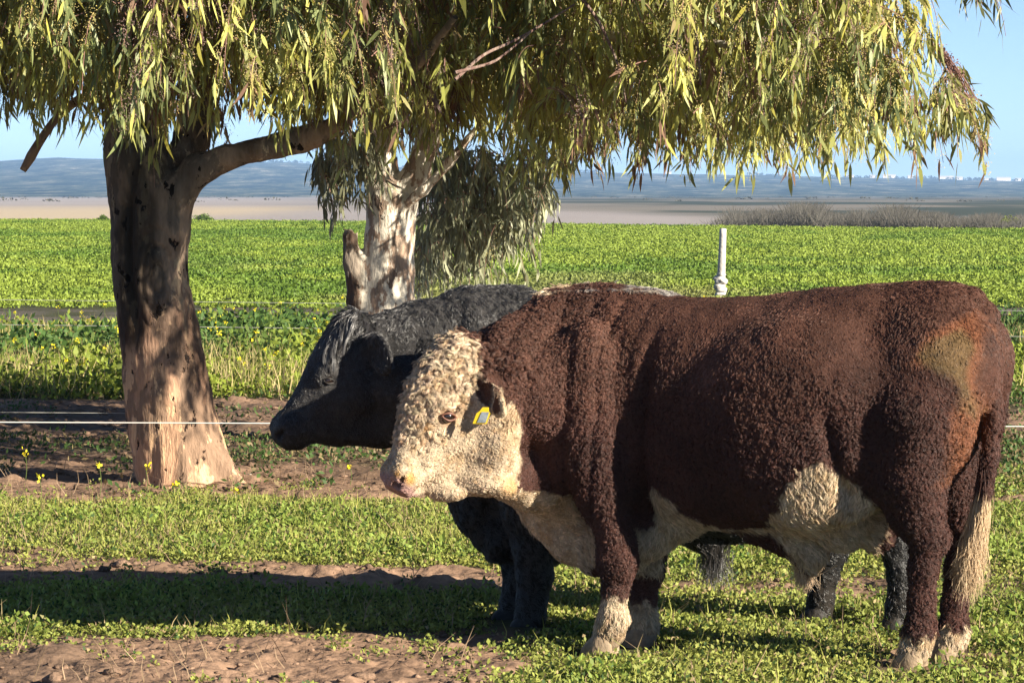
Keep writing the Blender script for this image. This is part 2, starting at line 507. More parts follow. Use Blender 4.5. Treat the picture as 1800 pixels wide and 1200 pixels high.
def blades(name, x, y, h, w, colf, label, lean=.35, kind='stuff'):
    n = len(x); z = ground_z(x, y)
    C = np.stack([x, y, z - .01], 1)
    D = norm(np.stack([rng.normal(0, lean, n), rng.normal(0, lean, n), np.ones(n)], 1)); a = rng.uniform(0, math.pi, n)
    S = np.stack([np.cos(a), np.sin(a), np.zeros(n)], 1); hh = h * rng.uniform(.5, 1.3, n)
    D2 = norm(D + np.stack([rng.normal(0, lean, n), rng.normal(0, lean, n), -.2 * np.ones(n)], 1))
    m = C + D * (hh * .55)[:, None]; t = m + D2 * (hh * .5)[:, None]
    V = np.stack([C - S * w * .5, C + S * w * .5, m + S * w * .4, m - S * w * .4, t + S * w * .05, t - S * w * .05], 1).reshape(-1, 3)
    i = np.arange(n) * 6
    Fq = np.concatenate([np.stack([i, i + 1, i + 2, i + 3], 1), np.stack([i + 3, i + 2, i + 4, i + 5], 1)])
    c = np.clip(colf(x, y, None) * rng.uniform(.7, 1.3, (n, 1)), 0, 1)
    o = mesh_obj(name, V, Fq, M_herb, None, smooth=False, col=np.repeat(c, 6, axis=0))
    prop(o, label, kind=kind); return o

GREEN = np.array((.155, .205, .038)); YGREEN = np.array((.31, .32, .075)); DRY = np.array((.34, .26, .13)); DEEP = np.array((.045, .085, .02))
def near_col(x, y, h):
    a = fbm(np.stack([x * 1.1, y * 1.1], -1), 91, 3)[:, None]; b = rng.random((len(x), 1))
    c = GREEN * (1 - a) + YGREEN * a
    return np.where(b > .93, DRY * .9, np.where(b < .12, DEEP, c))

FEET = ((.385, 15.2), (.53, 15.3), (1.59, 14.7), (1.73, 15.1), (.07, 16.0), (.0, 16.35), (1.67, 16.05), (1.33, 16.4))
def keep(x, y, lo=.0, g=None, pw=1.5):
    gg = bands(x, y)[0]
    for a, b in FEET: gg = gg * np.where(np.hypot(x - a, y - b + .08) < .20, .15, 1)
    return rng.random(len(x)) < np.clip((gg - lo) / (1 - lo), 0, 1) ** pw

if True:
    q = 1.0
    x, y = scatter(int(80000 * q), 13.0, 24.5, 1.2); m = keep(x, y, .1) ; x, y = x[m], y[m]
    clumps('clover', x, y, 14, .038, .042, .019, .0125, near_col, 'low small-leaved green weeds covering the foreground soil')
    x, y = scatter(int(9000 * q), 13.0, 24.5, 1.2); m = keep(x, y, .45, pw=1.2) & (fbm(np.stack([x * .9, y * .9], -1), 95, 3) > .47); x, y = x[m], y[m]
    clumps('weeds', x, y, 26, .06, .085, .028, .014, lambda x, y, h: near_col(x, y, h) * np.array((.8, .95, .8)), 'taller leafy weed tufts standing in the foreground clover')
    x, y = scatter(int(60000 * q), 13.0, 25, 1.2); m = keep(x, y, .35, pw=1.2) & (rng.random(len(x)) < np.interp(y, [13, 15, 18.5, 19.5, 23.5, 25], [.16, .16, .2, .6, .7, .2])); x, y = x[m], y[m]
    blades('grass', x, y, .11, .005, lambda x, y, h: np.where(rng.random((len(x), 1)) > .3, YGREEN * 1.1, DRY), 'thin yellow-green grass blades among the clover')
    # dead stalks and twigs
    x, y = scatter(int(3500 * q), 13.2, 25, 1.2); m = fbm(np.stack([x * 1.5, y * 1.5], -1), 99, 3) > .52; x, y = x[m], y[m]
    blades('dry_stalks', x, y, .17, .005, lambda x, y, h: np.array((.30, .21, .13)) * np.ones((len(x), 1)), 'dead brown stalks sticking up from the soil', lean=.6)
    # trodden ground between the fences
    x, y = scatter(int(9000 * q), 23, 34.5, 1.3); m = keep(x, y, .12, pw=1.0); x, y = x[m], y[m]
    clumps('sparse_weeds', x, y, 14, .09, .10, .04, .02, lambda x, y, h: np.where(rng.random((len(x), 1)) > .4, DEEP * 1.2, DRY * .6), 'dark sparse weeds on the trodden soil under the trees')
    # tall weeds behind the dirt strip
    x, y = scatter(int(4600 * q), 33.5, 49, 1.5); m = keep(x, y, .4, pw=1.0); x, y = x[m], y[m]
    dens = fbm(np.stack([x * .55, y * .25], -1), 101, 3)
    def midc(x, y, h):
        a = fbm(np.stack([x * .7, y * .35], -1), 103, 3)[:, None]; t = sstep(.42, .6, a)
        hh = np.asarray(h)[:, None] if h is not None else .5
        return (DEEP * 1.5 * (1 - t) + np.array((.20, .25, .035)) * t) * (1 - .0 * hh)
    m = dens > .40; x, y, dens = x[m], y[m], dens[m]
    clumps('tall_weeds', x, y, 44, .18, .30, .065, .036, midc, 'tall leafy green weeds along the far side of the dirt strip', tall=np.clip(.35 + 1.5 * (dens - .40) / .2, .35, 1.25))
    x, y = scatter(int(9000 * q), 33.5, 51, 1.5); m = keep(x, y, .3, pw=1.0); x, y = x[m], y[m]
    clumps('low_weeds', x, y, 16, .14, .14, .06, .035, midc, 'low green weeds filling the strip behind the dirt')
    x, y = scatter(int(30000 * q), 33.6, 49, 1.5); m = keep(x, y, .2, pw=1.0) & (fbm(np.stack([x * .5, y * .3], -1), 105, 3) > .46); x, y = x[m], y[m]
    blades('dry_grass', x, y, .30, .012, lambda x, y, h: np.where(rng.random((len(x), 1)) > .35, np.array((.42, .34, .16)), np.array((.24, .25, .06))), 'pale dry grass standing among the tall weeds', lean=.22)
    # green field
    x, y = scatter(int(56000 * q), 61, 285, 1.05, margin=2); m = keep(x, y, .25, pw=1.0) & (y < edge_y(x)); x, y = x[m], y[m]
    def fieldc(x, y, h):
        a = .55 * fbm(np.stack([x * .5, y * .16], -1), 107, 4)[:, None] + .45 * fbm(np.stack([x * .09, y * .025], -1), 108, 3)[:, None]; t = sstep(.40, .60, a)
        c = np.array((.11, .185, .024)) * (1 - t) + np.array((.22, .29, .042)) * t
        dy = sstep(.60, .68, fbm(np.stack([x * .15, y * .05], -1), 109, 3)[:, None]) * sstep(110, 60, y)[:, None]
        return c * (1 - dy * .6) + np.array((.26, .23, .10)) * dy * .6
    tl = np.interp(y, [53, 62, 90, 285], [.35, .5, .8, 1.15])
    clumps('field_crop', x, y, 26, .20, .15, .075, .055, fieldc, 'bright green broad-leaved growth covering the field', tall=tl)
    # yellow flowers
    fl = []
    x, y = scatter(700, 19, 56, 1.2); gg, yp, xp = bands(x, y)
    m = ((yp > 840) & (yp < 905) & (xp < 700) & (rng.random(len(x)) < .5)) | ((yp > 575) & (yp < 690) & (rng.random(len(x)) < .85)); x, y = x[m], y[m]
    z = ground_z(x, y) + np.where(y < 30, rng.uniform(.06, .2, len(x)), rng.uniform(.2, .5, len(x)))
    n = len(x); k = 9; R = lambda a: np.repeat(a, k, axis=0)
    C = np.stack([R(x), R(y), R(z)], 1) + rng.normal(0, .012, (n * k, 3)); D = rnd_dir(n * k)
    o = mesh_obj('wildflowers', diamonds(C, D, perp(D), np.full(n * k, .024), np.full(n * k, .018)), quads_of(n * k), M_herb, None, smooth=False, col=np.tile(np.array((.80, .68, .03)), (n * k * 4, 1)))
    st = np.stack([np.stack([x, y, z * 0], 1), np.stack([x + .01, y, z * .5], 1), np.stack([x, y, z], 1)], 1)
    prop(o, 'small yellow flowers on thin stems by the dirt strips', kind='stuff')
    so = curves_obj('flower_stems', st, .002, M_herb, None, np.tile(np.array((.12, .16, .04)), (n, 1))); prop(so, 'thin green stems carrying the yellow flowers', kind='stuff')
    # clods and stones
    x, y = scatter(int(6500 * q), 13.2, 34, 1.2); g = bands(x, y)[0]; m = (g < .5) & (rng.random(len(x)) < .8); x, y = x[m], y[m]; n = len(x)
    bs, bq = uvsphere((0, 0, 0), 1, 9, 6)
    rr = np.minimum(.0075 / rng.random(n) ** .5, .034)
    V = bs[None] * (1 + .0) * np.stack([rr * rng.uniform(.8, 1.4, n), rr * rng.uniform(.8, 1.3, n), rr * rng.uniform(.5, .8, n)], 1)[:, None, :]
    V = V + np.stack([x, y, ground_z(x, y) + rr * .15], 1)[:, None, :]
    dn = fbm(V.reshape(-1, 3) * 60, 111, 3).reshape(V.shape[:2]) - .5
    cen = np.stack([x, y, ground_z(x, y)], 1)[:, None, :]; V = cen + (V - cen) * (1 + 1.7 * dn)[..., None]
    Fq = (bq[None] + (np.arange(n) * len(bs))[:, None, None]).reshape(-1, 4)
    c = np.array((.22, .145, .10)) * rng.uniform(.45, 1.15, (n, 1)); c = np.where(rng.random((n, 1)) > .98, np.array((.32, .28, .23)), c)
    o = mesh_obj('dirt_clods', V.reshape(-1, 3), Fq, attr_mat('clod', .9, .1, bump=(90, .7, .01), var=.25, vs=60), None, col=np.repeat(c, len(bs), axis=0))
    prop(o, 'loose brown clods and small stones on the bare soil', kind='stuff')

# ------------------------------------------------------------------ far country
def build_far():
    # hills
    us = np.linspace(-1, 1, 420); ds = np.array(list(np.linspace(3000, 8000, 110)) + [8600, 9500, 11000])
    pr = np.interp(900 + 6500 * us * .30, [-1200, 0, 100, 250, 500, 700, 1000, 1300, 1500, 1800, 3000], [70, 72, 79, 74, 68, 60, 50, 42, 36, 29, 18])
    X = us[None, :] * ds[:, None] * .30; Y = np.repeat(ds[:, None], len(us), 1)
    rise = sstep(2600, 8100, ds) ** 1.15; rise[-3:] = (.9, .5, 0)
    nn = fbm(np.stack([X * .0035, Y * .0012], -1), 121, 5) - .5
    Z = rise[:, None] * pr[None, :] * (1 + .25 * nn * (1 - rise[:, None])) + nn * 30 * rise[:, None] * (1.15 - rise[:, None]) + rise[:, None] * (vnoise(np.stack([X * .02, Y * 0], -1), 7) - .5) * 2.0
    Z[0] = -3
    nr, nc = X.shape; i = np.arange(nr - 1)[:, None] * nc + np.arange(nc - 1)[None, :]
    Fq = np.stack([i, i + 1, i + nc + 1, i + nc], -1).reshape(-1, 4)
    m, nt, out = new_mat('hill_scrub')
    b = N_(nt, 'ShaderNodeBsdfPrincipled'); b.inputs['Roughness'].default_value = .95; b.inputs['Specular IOR Level'].default_value = .05
    tc = N_(nt, 'ShaderNodeTexCoord'); mp = N_(nt, 'ShaderNodeMapping'); mp.inputs['Scale'].default_value = (1.0, .20, 2.4)
    no = N_(nt, 'ShaderNodeTexNoise'); no.inputs['Scale'].default_value = .022; no.inputs['Detail'].default_value = 10; no.inputs['Roughness'].default_value = .82
    nt.links.new(tc.outputs['Object'], mp.inputs[0]); nt.links.new(mp.outputs[0], no.inputs['Vector'])
    r = N_(nt, 'ShaderNodeValToRGB')
    e = r.color_ramp.elements; e[0].position = .44; e[0].color = (.006, .014, .008, 1); e[1].position = .64; e[1].color = (.50, .42, .33, 1)
    e2 = e.new(.50); e2.color = (.055, .075, .045, 1); e3 = e.new(.57); e3.color = (.16, .16, .11, 1)
    nt.links.new(no.outputs[0], r.inputs[0]); nt.links.new(r.outputs[0], b.inputs['Base Color']); nt.links.new(b.outputs[0], out.inputs[0])
    o = mesh_obj('hills', np.stack([X, Y, Z], -1).reshape(-1, 3), Fq, m); prop(o, 'long low hazy blue scrub hills on the horizon', kind='structure')
    def hz(x, y): 
        j = np.clip(np.searchsorted(ds, y) , 0, nr - 1); u = x / (y * .30); return np.interp(u, us, Z[j])
    # trees on the ridge
    n = 420; px = rng.uniform(-100, 1900, n); yy = rng.uniform(7500, 7950, n); x = (px - 900) / 6500 * yy
    m_ = fbm(np.stack([px * .012, px * 0], -1), 131, 2) > .42; x, yy = x[m_], yy[m_]; n = len(x)
    zz = np.array([hz(a, b_) for a, b_ in zip(x, yy)])
    k = 26; R = lambda a: np.repeat(a, k, axis=0); D = rnd_dir(n * k, (-.5, 1))
    C = np.stack([R(x), R(yy), R(zz) + 2.2], 1) + D * np.array((3.6, 3.6, 2.0)) * rng.uniform(.2, 1, (n * k, 1))
    o = mesh_obj('ridge_trees', diamonds(C, D, perp(D), np.full(n * k, 2.6), np.full(n * k, 2.4)), quads_of(n * k), M_herb, None, smooth=False, col=np.tile(np.array((.05, .06, .03)), (n * k * 4, 1)))
    prop(o, 'dark scrub trees dotting the skyline of the hills', kind='stuff')
    # pale farm buildings
    wl = flat_mat('limewash', (.82, .78, .72), .8, .2); rf = flat_mat('sheet_roof', (.60, .55, .5), .6, .3)
    spots = [(1492, 319, 16), (1533, 320, 9), (1562, 319, 22), (1600, 321, 10), (1662, 321, 26), (1685, 322, 12), (1733, 323, 14), (1763, 322, 24), (1789, 324, 10), (905, 303, 10), (1175, 309, 9)]
    names = ['small pale building first from the left of the row on the hill crest', None]
    descr = ['pale farm building on the crest just right of the lowest hanging leaves', 'small pale shed between the two wide buildings left on the crest', 'wide pale farm building on the crest under the right canopy',
             'tiny pale shed right of the canopy\'s wide crest building', 'widest bright farm building on the crest, right of the canopy tip', 'narrow pale building touching the widest crest building on its right',
             'medium pale building alone on the crest towards the right edge', 'long pale building on the crest near the right edge of the photo', 'tiny pale shed at the right end of the crest buildings',
             'tiny pale hut on the crest above the black bull\'s back', 'tiny pale hut on the crest above the middle of the red-brown bull']
    for (px, py, wpx), ds_ in zip(spots, descr):
        yb = 7700; xb = (px - 900) / 6500 * yb; w = wpx * 1.2; hgt = 4.6 if wpx < 20 else 6.5
        zb = hz(xb, yb) - .3
        t = empty('farm_building', (xb, yb, zb)); prop(t, ds_, 'building', 'pale farm buildings on the hill crest')
        d = 9; a, c_ = w / 2, d / 2
        V = [(-a, -c_, 0), (a, -c_, 0), (a, c_, 0), (-a, c_, 0), (-a, -c_, hgt), (a, -c_, hgt), (a, c_, hgt), (-a, c_, hgt), (-a, 0, hgt + 2), (a, 0, hgt + 2)]
        mesh_obj('wall', V, [np.array([(0, 1, 5, 4), (2, 3, 7, 6)]), np.array([(0, 4, 8, 7, 3), (1, 2, 6, 9, 5)])], wl, t, smooth=False)
        e_ = .5; V = [(-a - e_, -c_ - e_, hgt - .2), (a + e_, -c_ - e_, hgt - .2), (a + e_, 0, hgt + 2.2), (-a - e_, 0, hgt + 2.2), (-a - e_, c_ + e_, hgt - .2), (a + e_, c_ + e_, hgt - .2)]
        V2 = [(p[0], p[1], p[2] + .25) for p in V]
        Fq = [(0, 3, 2, 1), (3, 4, 5, 2), (6, 7, 8, 9), (9, 8, 11, 10), (0, 1, 7, 6), (4, 10, 11, 5), (0, 6, 9, 3), (3, 9, 10, 4), (1, 2, 8, 7), (2, 5, 11, 8)]
        mesh_obj('roof', V + V2, np.array(Fq), rf, t, smooth=False)
    # bare brush behind the field on the right
    n = 20000; px = 1262 + 553 * rng.random(n); px = px[rng.random(n) < sstep(1262, 1330, px) * .8 + .2]; n = len(px); px = px + 14 * rng.normal(0, 1, n); D_ = np.full(n, 225.0); x = (px - 900) / 6500 * D_; D_ = edge_y(x) + rng.uniform(1, 26, n); x = (px - 900) / 6500 * D_
    top = np.interp(px, [1270, 1290, 1330, 1380, 1500, 1600, 1700, 1780], [.35, .9, 1.25, 1.1, .9, .85, .75, .6]) * (.45 + 1.2 * vnoise(np.stack([px * .035, px * 0], -1), 9))
    h_ = top * rng.random(n) ** .8 * 1.1 + .2
    z0 = np.full(n, -.15); k = 4; t = np.linspace(0, 1, k)
    S = np.zeros((n, k, 3)); ln = rng.normal(0, .38, (n, 2))
    for i_ in range(k):
        S[:, i_, 0] = x + ln[:, 0] * t[i_] * h_; S[:, i_, 1] = D_ + ln[:, 1] * t[i_] * h_; S[:, i_, 2] = z0 + h_ * t[i_]
    o = curves_obj('dry_brush', S, np.array((.016, .013, .010, .004)), M_herb, None, np.array((.14, .13, .11)) * rng.uniform(.45, 1.4, (n, 1))); prop(o, 'belt of bare grey-brown brush behind the field', kind='stuff')
    # low scrub dots on the plain
    n = 260; D_ = rng.uniform(900, 4100, n); x = rng.uniform(-.17, .17, n) * D_; k = 16; R = lambda a: np.repeat(a, k, axis=0); D = rnd_dir(n * k, (0, 1)); s_ = rng.uniform(.3, 1.0, n)
    C = np.stack([R(x), R(D_), np.zeros(n * k)], 1) + D * R(s_)[:, None] * np.array((2.2, 2.2, .5))
    o = mesh_obj('plain_scrub', diamonds(C, D, perp(D), R(s_) * .8, R(s_) * .8), quads_of(n * k), M_herb, None, smooth=False, col=np.tile(np.array((.10, .095, .06)), (n * k * 4, 1))); prop(o, 'low grey scrub scattered over the dry plain', kind='stuff')
build_far()

# shrubs at the far edge of the field
def shrub(px, py, D_, w, h_, label, col=(.11, .17, .03)):
    x = (px - 900) / 6500 * D_; root = empty('shrub', (x, D_, 0)); prop(root, label, 'shrub', 'green shrubs at the far edge of the field')
    k = 900; D = rnd_dir(k, (-.1, 1)); C = D * np.array((w / 2, w / 2, h_)) * (rng.uniform(.3, 1, (k, 1)) ** .6) * (.7 + .5 * vnoise(D * 3 + px, 4))[:, None]
    C[:, 2] = np.abs(C[:, 2]); dd = norm(D + rng.normal(0, .5, D.shape)); c = np.array(col) * rng.uniform(.6, 1.3, (k, 1))
    mesh_obj('foliage', diamonds(C, dd, perp(dd), np.full(k, .12), np.full(k, .07)), quads_of(k), M_herb, root, smooth=False, col=np.repeat(c, 4, 0))
    n = 14; e = rnd_dir(n, (.5, 1)) * np.array((w / 2, w / 2, h_)) * .8; t = np.linspace(0, 1, 3)
    curves_obj('stems', e[:, None] * t[None, :, None], .015, M_herb, root, np.tile(np.array((.10, .08, .05)), (n, 1)))
shrub(1775, 395, 205, 2.2, .62, 'bushy yellow-green shrub on the field edge at the right of the photo', (.15, .19, .03))
shrub(1742, 398, 212, 1.3, .34, 'low dark green shrub beside the taller yellow-green one', (.07, .12, .025))
shrub(357, 374, 250, 1.5, .55, 'small green shrub on the field edge just right of the big leaning trunk')
shrub(1540, 398, 215, 3.2, .3, 'wide low green shrub in front of the bare brush', (.06, .12, .02))
shrub(182, 376, 245, .8, .5, 'tiny green shrub on the field edge just left of the leaning trunk')
# ------------------------------------------------------------------ trees
def bark_mat(name, cols, scale, flake, thr=(.50, .56), z=.35, dark=(.03, .022, .018)):
    """patchy peeling bark: cols = (main, patch, pale patch)"""
    m, nt, out = new_mat(name)
    b = N_(nt, 'ShaderNodeBsdfPrincipled'); b.inputs['Roughness'].default_value = .85; b.inputs['Specular IOR Level'].default_value = .15
    tc = N_(nt, 'ShaderNodeTexCoord'); at_ = N_(nt, 'ShaderNodeAttribute', attribute_name='col')
    def noise(sc_, det, zz, seed, rough=.55):
        mp = N_(nt, 'ShaderNodeMapping'); mp.inputs['Scale'].default_value = (1, 1, zz); mp.inputs['Location'].default_value = (seed, seed * 1.7, seed * .3)
        no = N_(nt, 'ShaderNodeTexNoise'); no.inputs['Scale'].default_value = sc_; no.inputs['Detail'].default_value = det; no.inputs['Roughness'].default_value = rough
        nt.links.new(tc.outputs['Object'], mp.inputs[0]); nt.links.new(mp.outputs[0], no.inputs['Vector']); return no.outputs[0]
    def step(src, a, c):
        mr = N_(nt, 'ShaderNodeMapRange'); mr.inputs['From Min'].default_value = a; mr.inputs['From Max'].default_value = c; nt.links.new(src, mr.inputs[0]); return mr.outputs[0]
    def mix(f, a, c, mode='MIX'):
        mx = N_(nt, 'ShaderNodeMix', data_type='RGBA', blend_type=mode)
        if isinstance(f, float): mx.inputs[0].default_value = f
        else: nt.links.new(f, mx.inputs[0])
        for s_, v in ((6, a), (7, c)):
            if isinstance(v, tuple): mx.inputs[s_].default_value = (*v, 1)
            else: nt.links.new(v, mx.inputs[s_])
        return mx.outputs[2]
    n1_ = noise(scale, 5, z, 0); n2_ = noise(scale * 1.7, 6, z, 9, .65); n3_ = noise(flake, 4, .6, 21, .6); n4_ = noise(50, 5, .25, 3)
    c = mix(step(n1_, thr[0] - .015, thr[0] + .015), cols[0], cols[1])
    c = mix(step(n2_, thr[1] - .012, thr[1] + .012), c, cols[2])
    c = mix(step(n3_, .63, .645), c, dark)
    c = mix(step(n4_, .2, .8), mix(1.0, c, (.6, .6, .6), 'MULTIPLY'), c)
    c = mix(1.0, c, at_.outputs['Color'], 'MULTIPLY')
    nt.links.new(c, b.inputs['Base Color'])
    ad = N_(nt, 'ShaderNodeMath', operation='ADD'); nt.links.new(n4_, ad.inputs[0]); ml = N_(nt, 'ShaderNodeMath', operation='MULTIPLY'); ml.inputs[1].default_value = -.6
    nt.links.new(step(n3_, .61, .65), ml.inputs[0]); nt.links.new(ml.outputs[0], ad.inputs[1])
    bp = N_(nt, 'ShaderNodeBump'); bp.inputs['Strength'].default_value = .7; bp.inputs['Distance'].default_value = .02
    nt.links.new(ad.outputs[0], bp.inputs['Height']); nt.links.new(bp.outputs[0], b.inputs['Normal'])
    nt.links.new(b.outputs[0], out.inputs[0]); return m

def tube(path, rs, seg=12, jit=.06, seed=1):
    path = np.array(path, float)
    # resample smoothly
    t = np.linspace(0, 1, len(path)); T = np.linspace(0, 1, len(path) * 5)
    P = np.stack([np.interp(T, t, path[:, i]) for i in range(3)], 1); r = np.interp(T, t, rs)
    for _ in range(3): P[1:-1] = (P[:-2] + P[1:-1] * 2 + P[2:]) / 4
    tg = norm(np.gradient(P, axis=0)); a = np.array((0, 0, 1.0)); 
    s1 = norm(np.cross(tg, np.where(np.abs(tg @ a)[:, None] > .9, np.array((1., 0, 0)), a))); s2 = np.cross(tg, s1)
    ang = np.linspace(0, 2 * math.pi, seg, endpoint=False)
    V = P[:, None] + r[:, None, None] * (np.cos(ang)[None, :, None] * s1[:, None] + np.sin(ang)[None, :, None] * s2[:, None])
    V = V + (fbm(V * 7, seed, 2) - .5)[..., None] * jit * r[:, None, None] * 4
    n = len(P); i = np.arange(n - 1)[:, None] * seg + np.arange(seg)[None]; j = np.arange(n - 1)[:, None] * seg + (np.arange(seg) + 1)[None] % seg
    return V.reshape(-1, 3), np.stack([i, j, j + seg, i + seg], -1).reshape(-1, 4)

def leaves_mesh(name, B, D, S, ln, wd, cur, col, mat, parent):
    """narrow sickle shaped leaves hanging from B along D, bent towards S"""
    n = len(B); Nn = np.cross(D, S)
    ts = (.0, .28, .6, 1.0); ws = (0, .9, .85, 0)
    V = []
    for t, w in zip(ts, ws):
        c = B + D * (ln * t)[:, None] + S * (cur * ln * t * t)[:, None] + np.array((0, 0, -1.0)) * (ln * .12 * t * t)[:, None]
        if w == 0: V.append(c)
        else:
            V.append(c - S * (wd * w * .5)[:, None]); V.append(c + Nn * (wd * .12)[:, None] + S * (wd * w * .5)[:, None])
    V = np.stack(V, 1).reshape(-1, 3); i = np.arange(n) * 6
    tri = np.concatenate([np.stack([i, i + 1, i + 2], 1), np.stack([i + 3, i + 5, i + 4], 1)]); qd = np.stack([i + 1, i + 3, i + 4, i + 2], 1)
    return mesh_obj(name, V, [tri, qd], mat, parent, smooth=False, col=np.repeat(col, 6, axis=0))

def foliage(S0, dr, Lt, nl, leaf, colf, parent, bud=.8, droop=1.0, spread=.42, name='crown'):
    """twigs from S0 towards dr, each with nl leaves; returns nothing"""
    n = len(S0); R = lambda a: np.repeat(a, nl, axis=0)
    t = rng.uniform(.12, 1.0, n * nl)
    down = np.array((0, 0, -1.0))
    def pos(t, S0_, dr_, L_): return S0_ + dr_ * (L_ * t * (1 - .35 * t))[:, None] + down * (L_ * droop * t * t)[:, None]
    P = pos(t, R(S0), R(dr), R(Lt)); tg = norm(R(dr) * (1 - .7 * t)[:, None] + down * (2 * droop * t)[:, None])
    P = P + rng.normal(0, .018, P.shape)
    D = norm(down * .9 + tg * .55 + rng.normal(0, spread, P.shape)); sd = norm(np.cross(D, norm(rng.normal(0, 1, P.shape))))
    ln = leaf[0] * rng.uniform(.6, 1.35, n * nl); wd = leaf[1] * rng.uniform(.7, 1.3, n * nl); cur = rng.normal(0, .16, n * nl)
    tw = R(rng.uniform(.75, 1.25, n))[:, None]
    c = np.clip(colf(P) * tw * rng.uniform(.75, 1.25, (n * nl, 1)), 0, 1)
    lv = leaves_mesh(name, P, D, sd, ln, wd, cur, c, M_leaf, parent)
    k = 6; tt = np.linspace(0, 1, k); Sx = np.stack([pos(np.full(n, a), S0, dr, Lt) for a in tt], 1)
    curves_obj('twigs', Sx, .0035 * (1 - .6 * tt), M_twig, parent, np.array((.24, .135, .105)) * rng.uniform(.6, 1.3, (n, 1)))['kind'] = 'stuff'
    if bud:
        m = rng.random(n * nl) < bud * .4; B = P[m]; k = 24; B = np.repeat(B, k, axis=0) + rng.normal(0, .021, (m.sum() * k, 3)) * (1, 1, 1.5); q = len(B)
        r = .0036; o = np.array([(1, 0, -.5), (-.5, .87, -.5), (-.5, -.87, -.5), (0, 0, 1)]) * r
        V = (B[:, None] + o[None] * rng.uniform(.7, 1.4, (q, 1, 1))).reshape(-1, 3); i = np.arange(q)[:, None, None] * 4
        Ft = (i + np.array([(0, 1, 3), (1, 2, 3), (2, 0, 3), (0, 2, 1)])[None]).reshape(-1, 3)
        br = sstep(.50, .57, fbm(B * np.array((1.5, 1.5, 1.5)), 151, 3))[:, None]
        c = np.array((.40, .31, .05)) * (1 - br) + np.array((.16, .075, .055)) * br; c = c * rng.uniform(.6, 1.3, (q, 1))
        mesh_obj('flower_buds', V, Ft, M_leaf, parent, smooth=False, col=np.repeat(c, 4, axis=0))['kind'] = 'stuff'

M_twig = attr_mat('twig_bark', .8, .2)
DREF = 23.0
def bottom_z(x):
    xp = 900 + 6500 * x / DREF
    yb = np.interp(xp, [-400, 0, 25, 60, 100, 150, 185, 230, 330, 400, 450, 520, 600, 680, 760, 850, 950, 1000, 1080, 1120, 1180, 1270, 1300, 1420, 1500, 1600, 1680, 1715, 1730],
                   [230, 225, 200, 175, 235, 262, 285, 275, 275, 250, 265, 262, 268, 285, 280, 258, 282, 300, 295, 268, 290, 325, 308, 325, 308, 298, 282, 235, 150])
    return CAMH + (342 - yb) / FPX * DREF + (vnoise(np.stack([x * 3.1, x * 0], -1), 12) - .42) * .26


def euc_col(P):
    a = fbm(P * np.array((1.6, 1.6, 1.6)), 141, 3)[:, None]; b = rng.random((len(P), 1))
    t = sstep(.35, .62, a)
    c = np.array((.20, .235, .090)) * (1 - t) + np.array((.43, .43, .12)) * t
    c = np.where(b > .90, np.array((.44, .40, .08)), c)
    br = sstep(.54, .62, fbm(P * np.array((1.5, 1.5, 1.5)), 151, 3))[:, None] * (rng.random((len(P), 1)) < .6)
    return c * (1 - br) + np.array((.20, .115, .075)) * br

def crown_twigs(n, x0, x1, y0, y1, ztop, right=None, seed=0, dens=.42, front=1.4):
    x = rng.uniform(x0, x1, n); y = y0 + (y1 - y0) * rng.random(n) ** front
    zb = np.maximum(bottom_z(x), 1.93); Lt = rng.uniform(.28, .62, n)
    z = zb + Lt * .9 + .10 + (ztop - zb) * rng.random(n) ** 1.15
    P = np.stack([x, y, z], 1)
    m = fbm(P * np.array((.9, .9, .7)) + seed, 161, 3) > dens
    if right is not None: m &= x < right(z)
    return P[m], Lt[m]

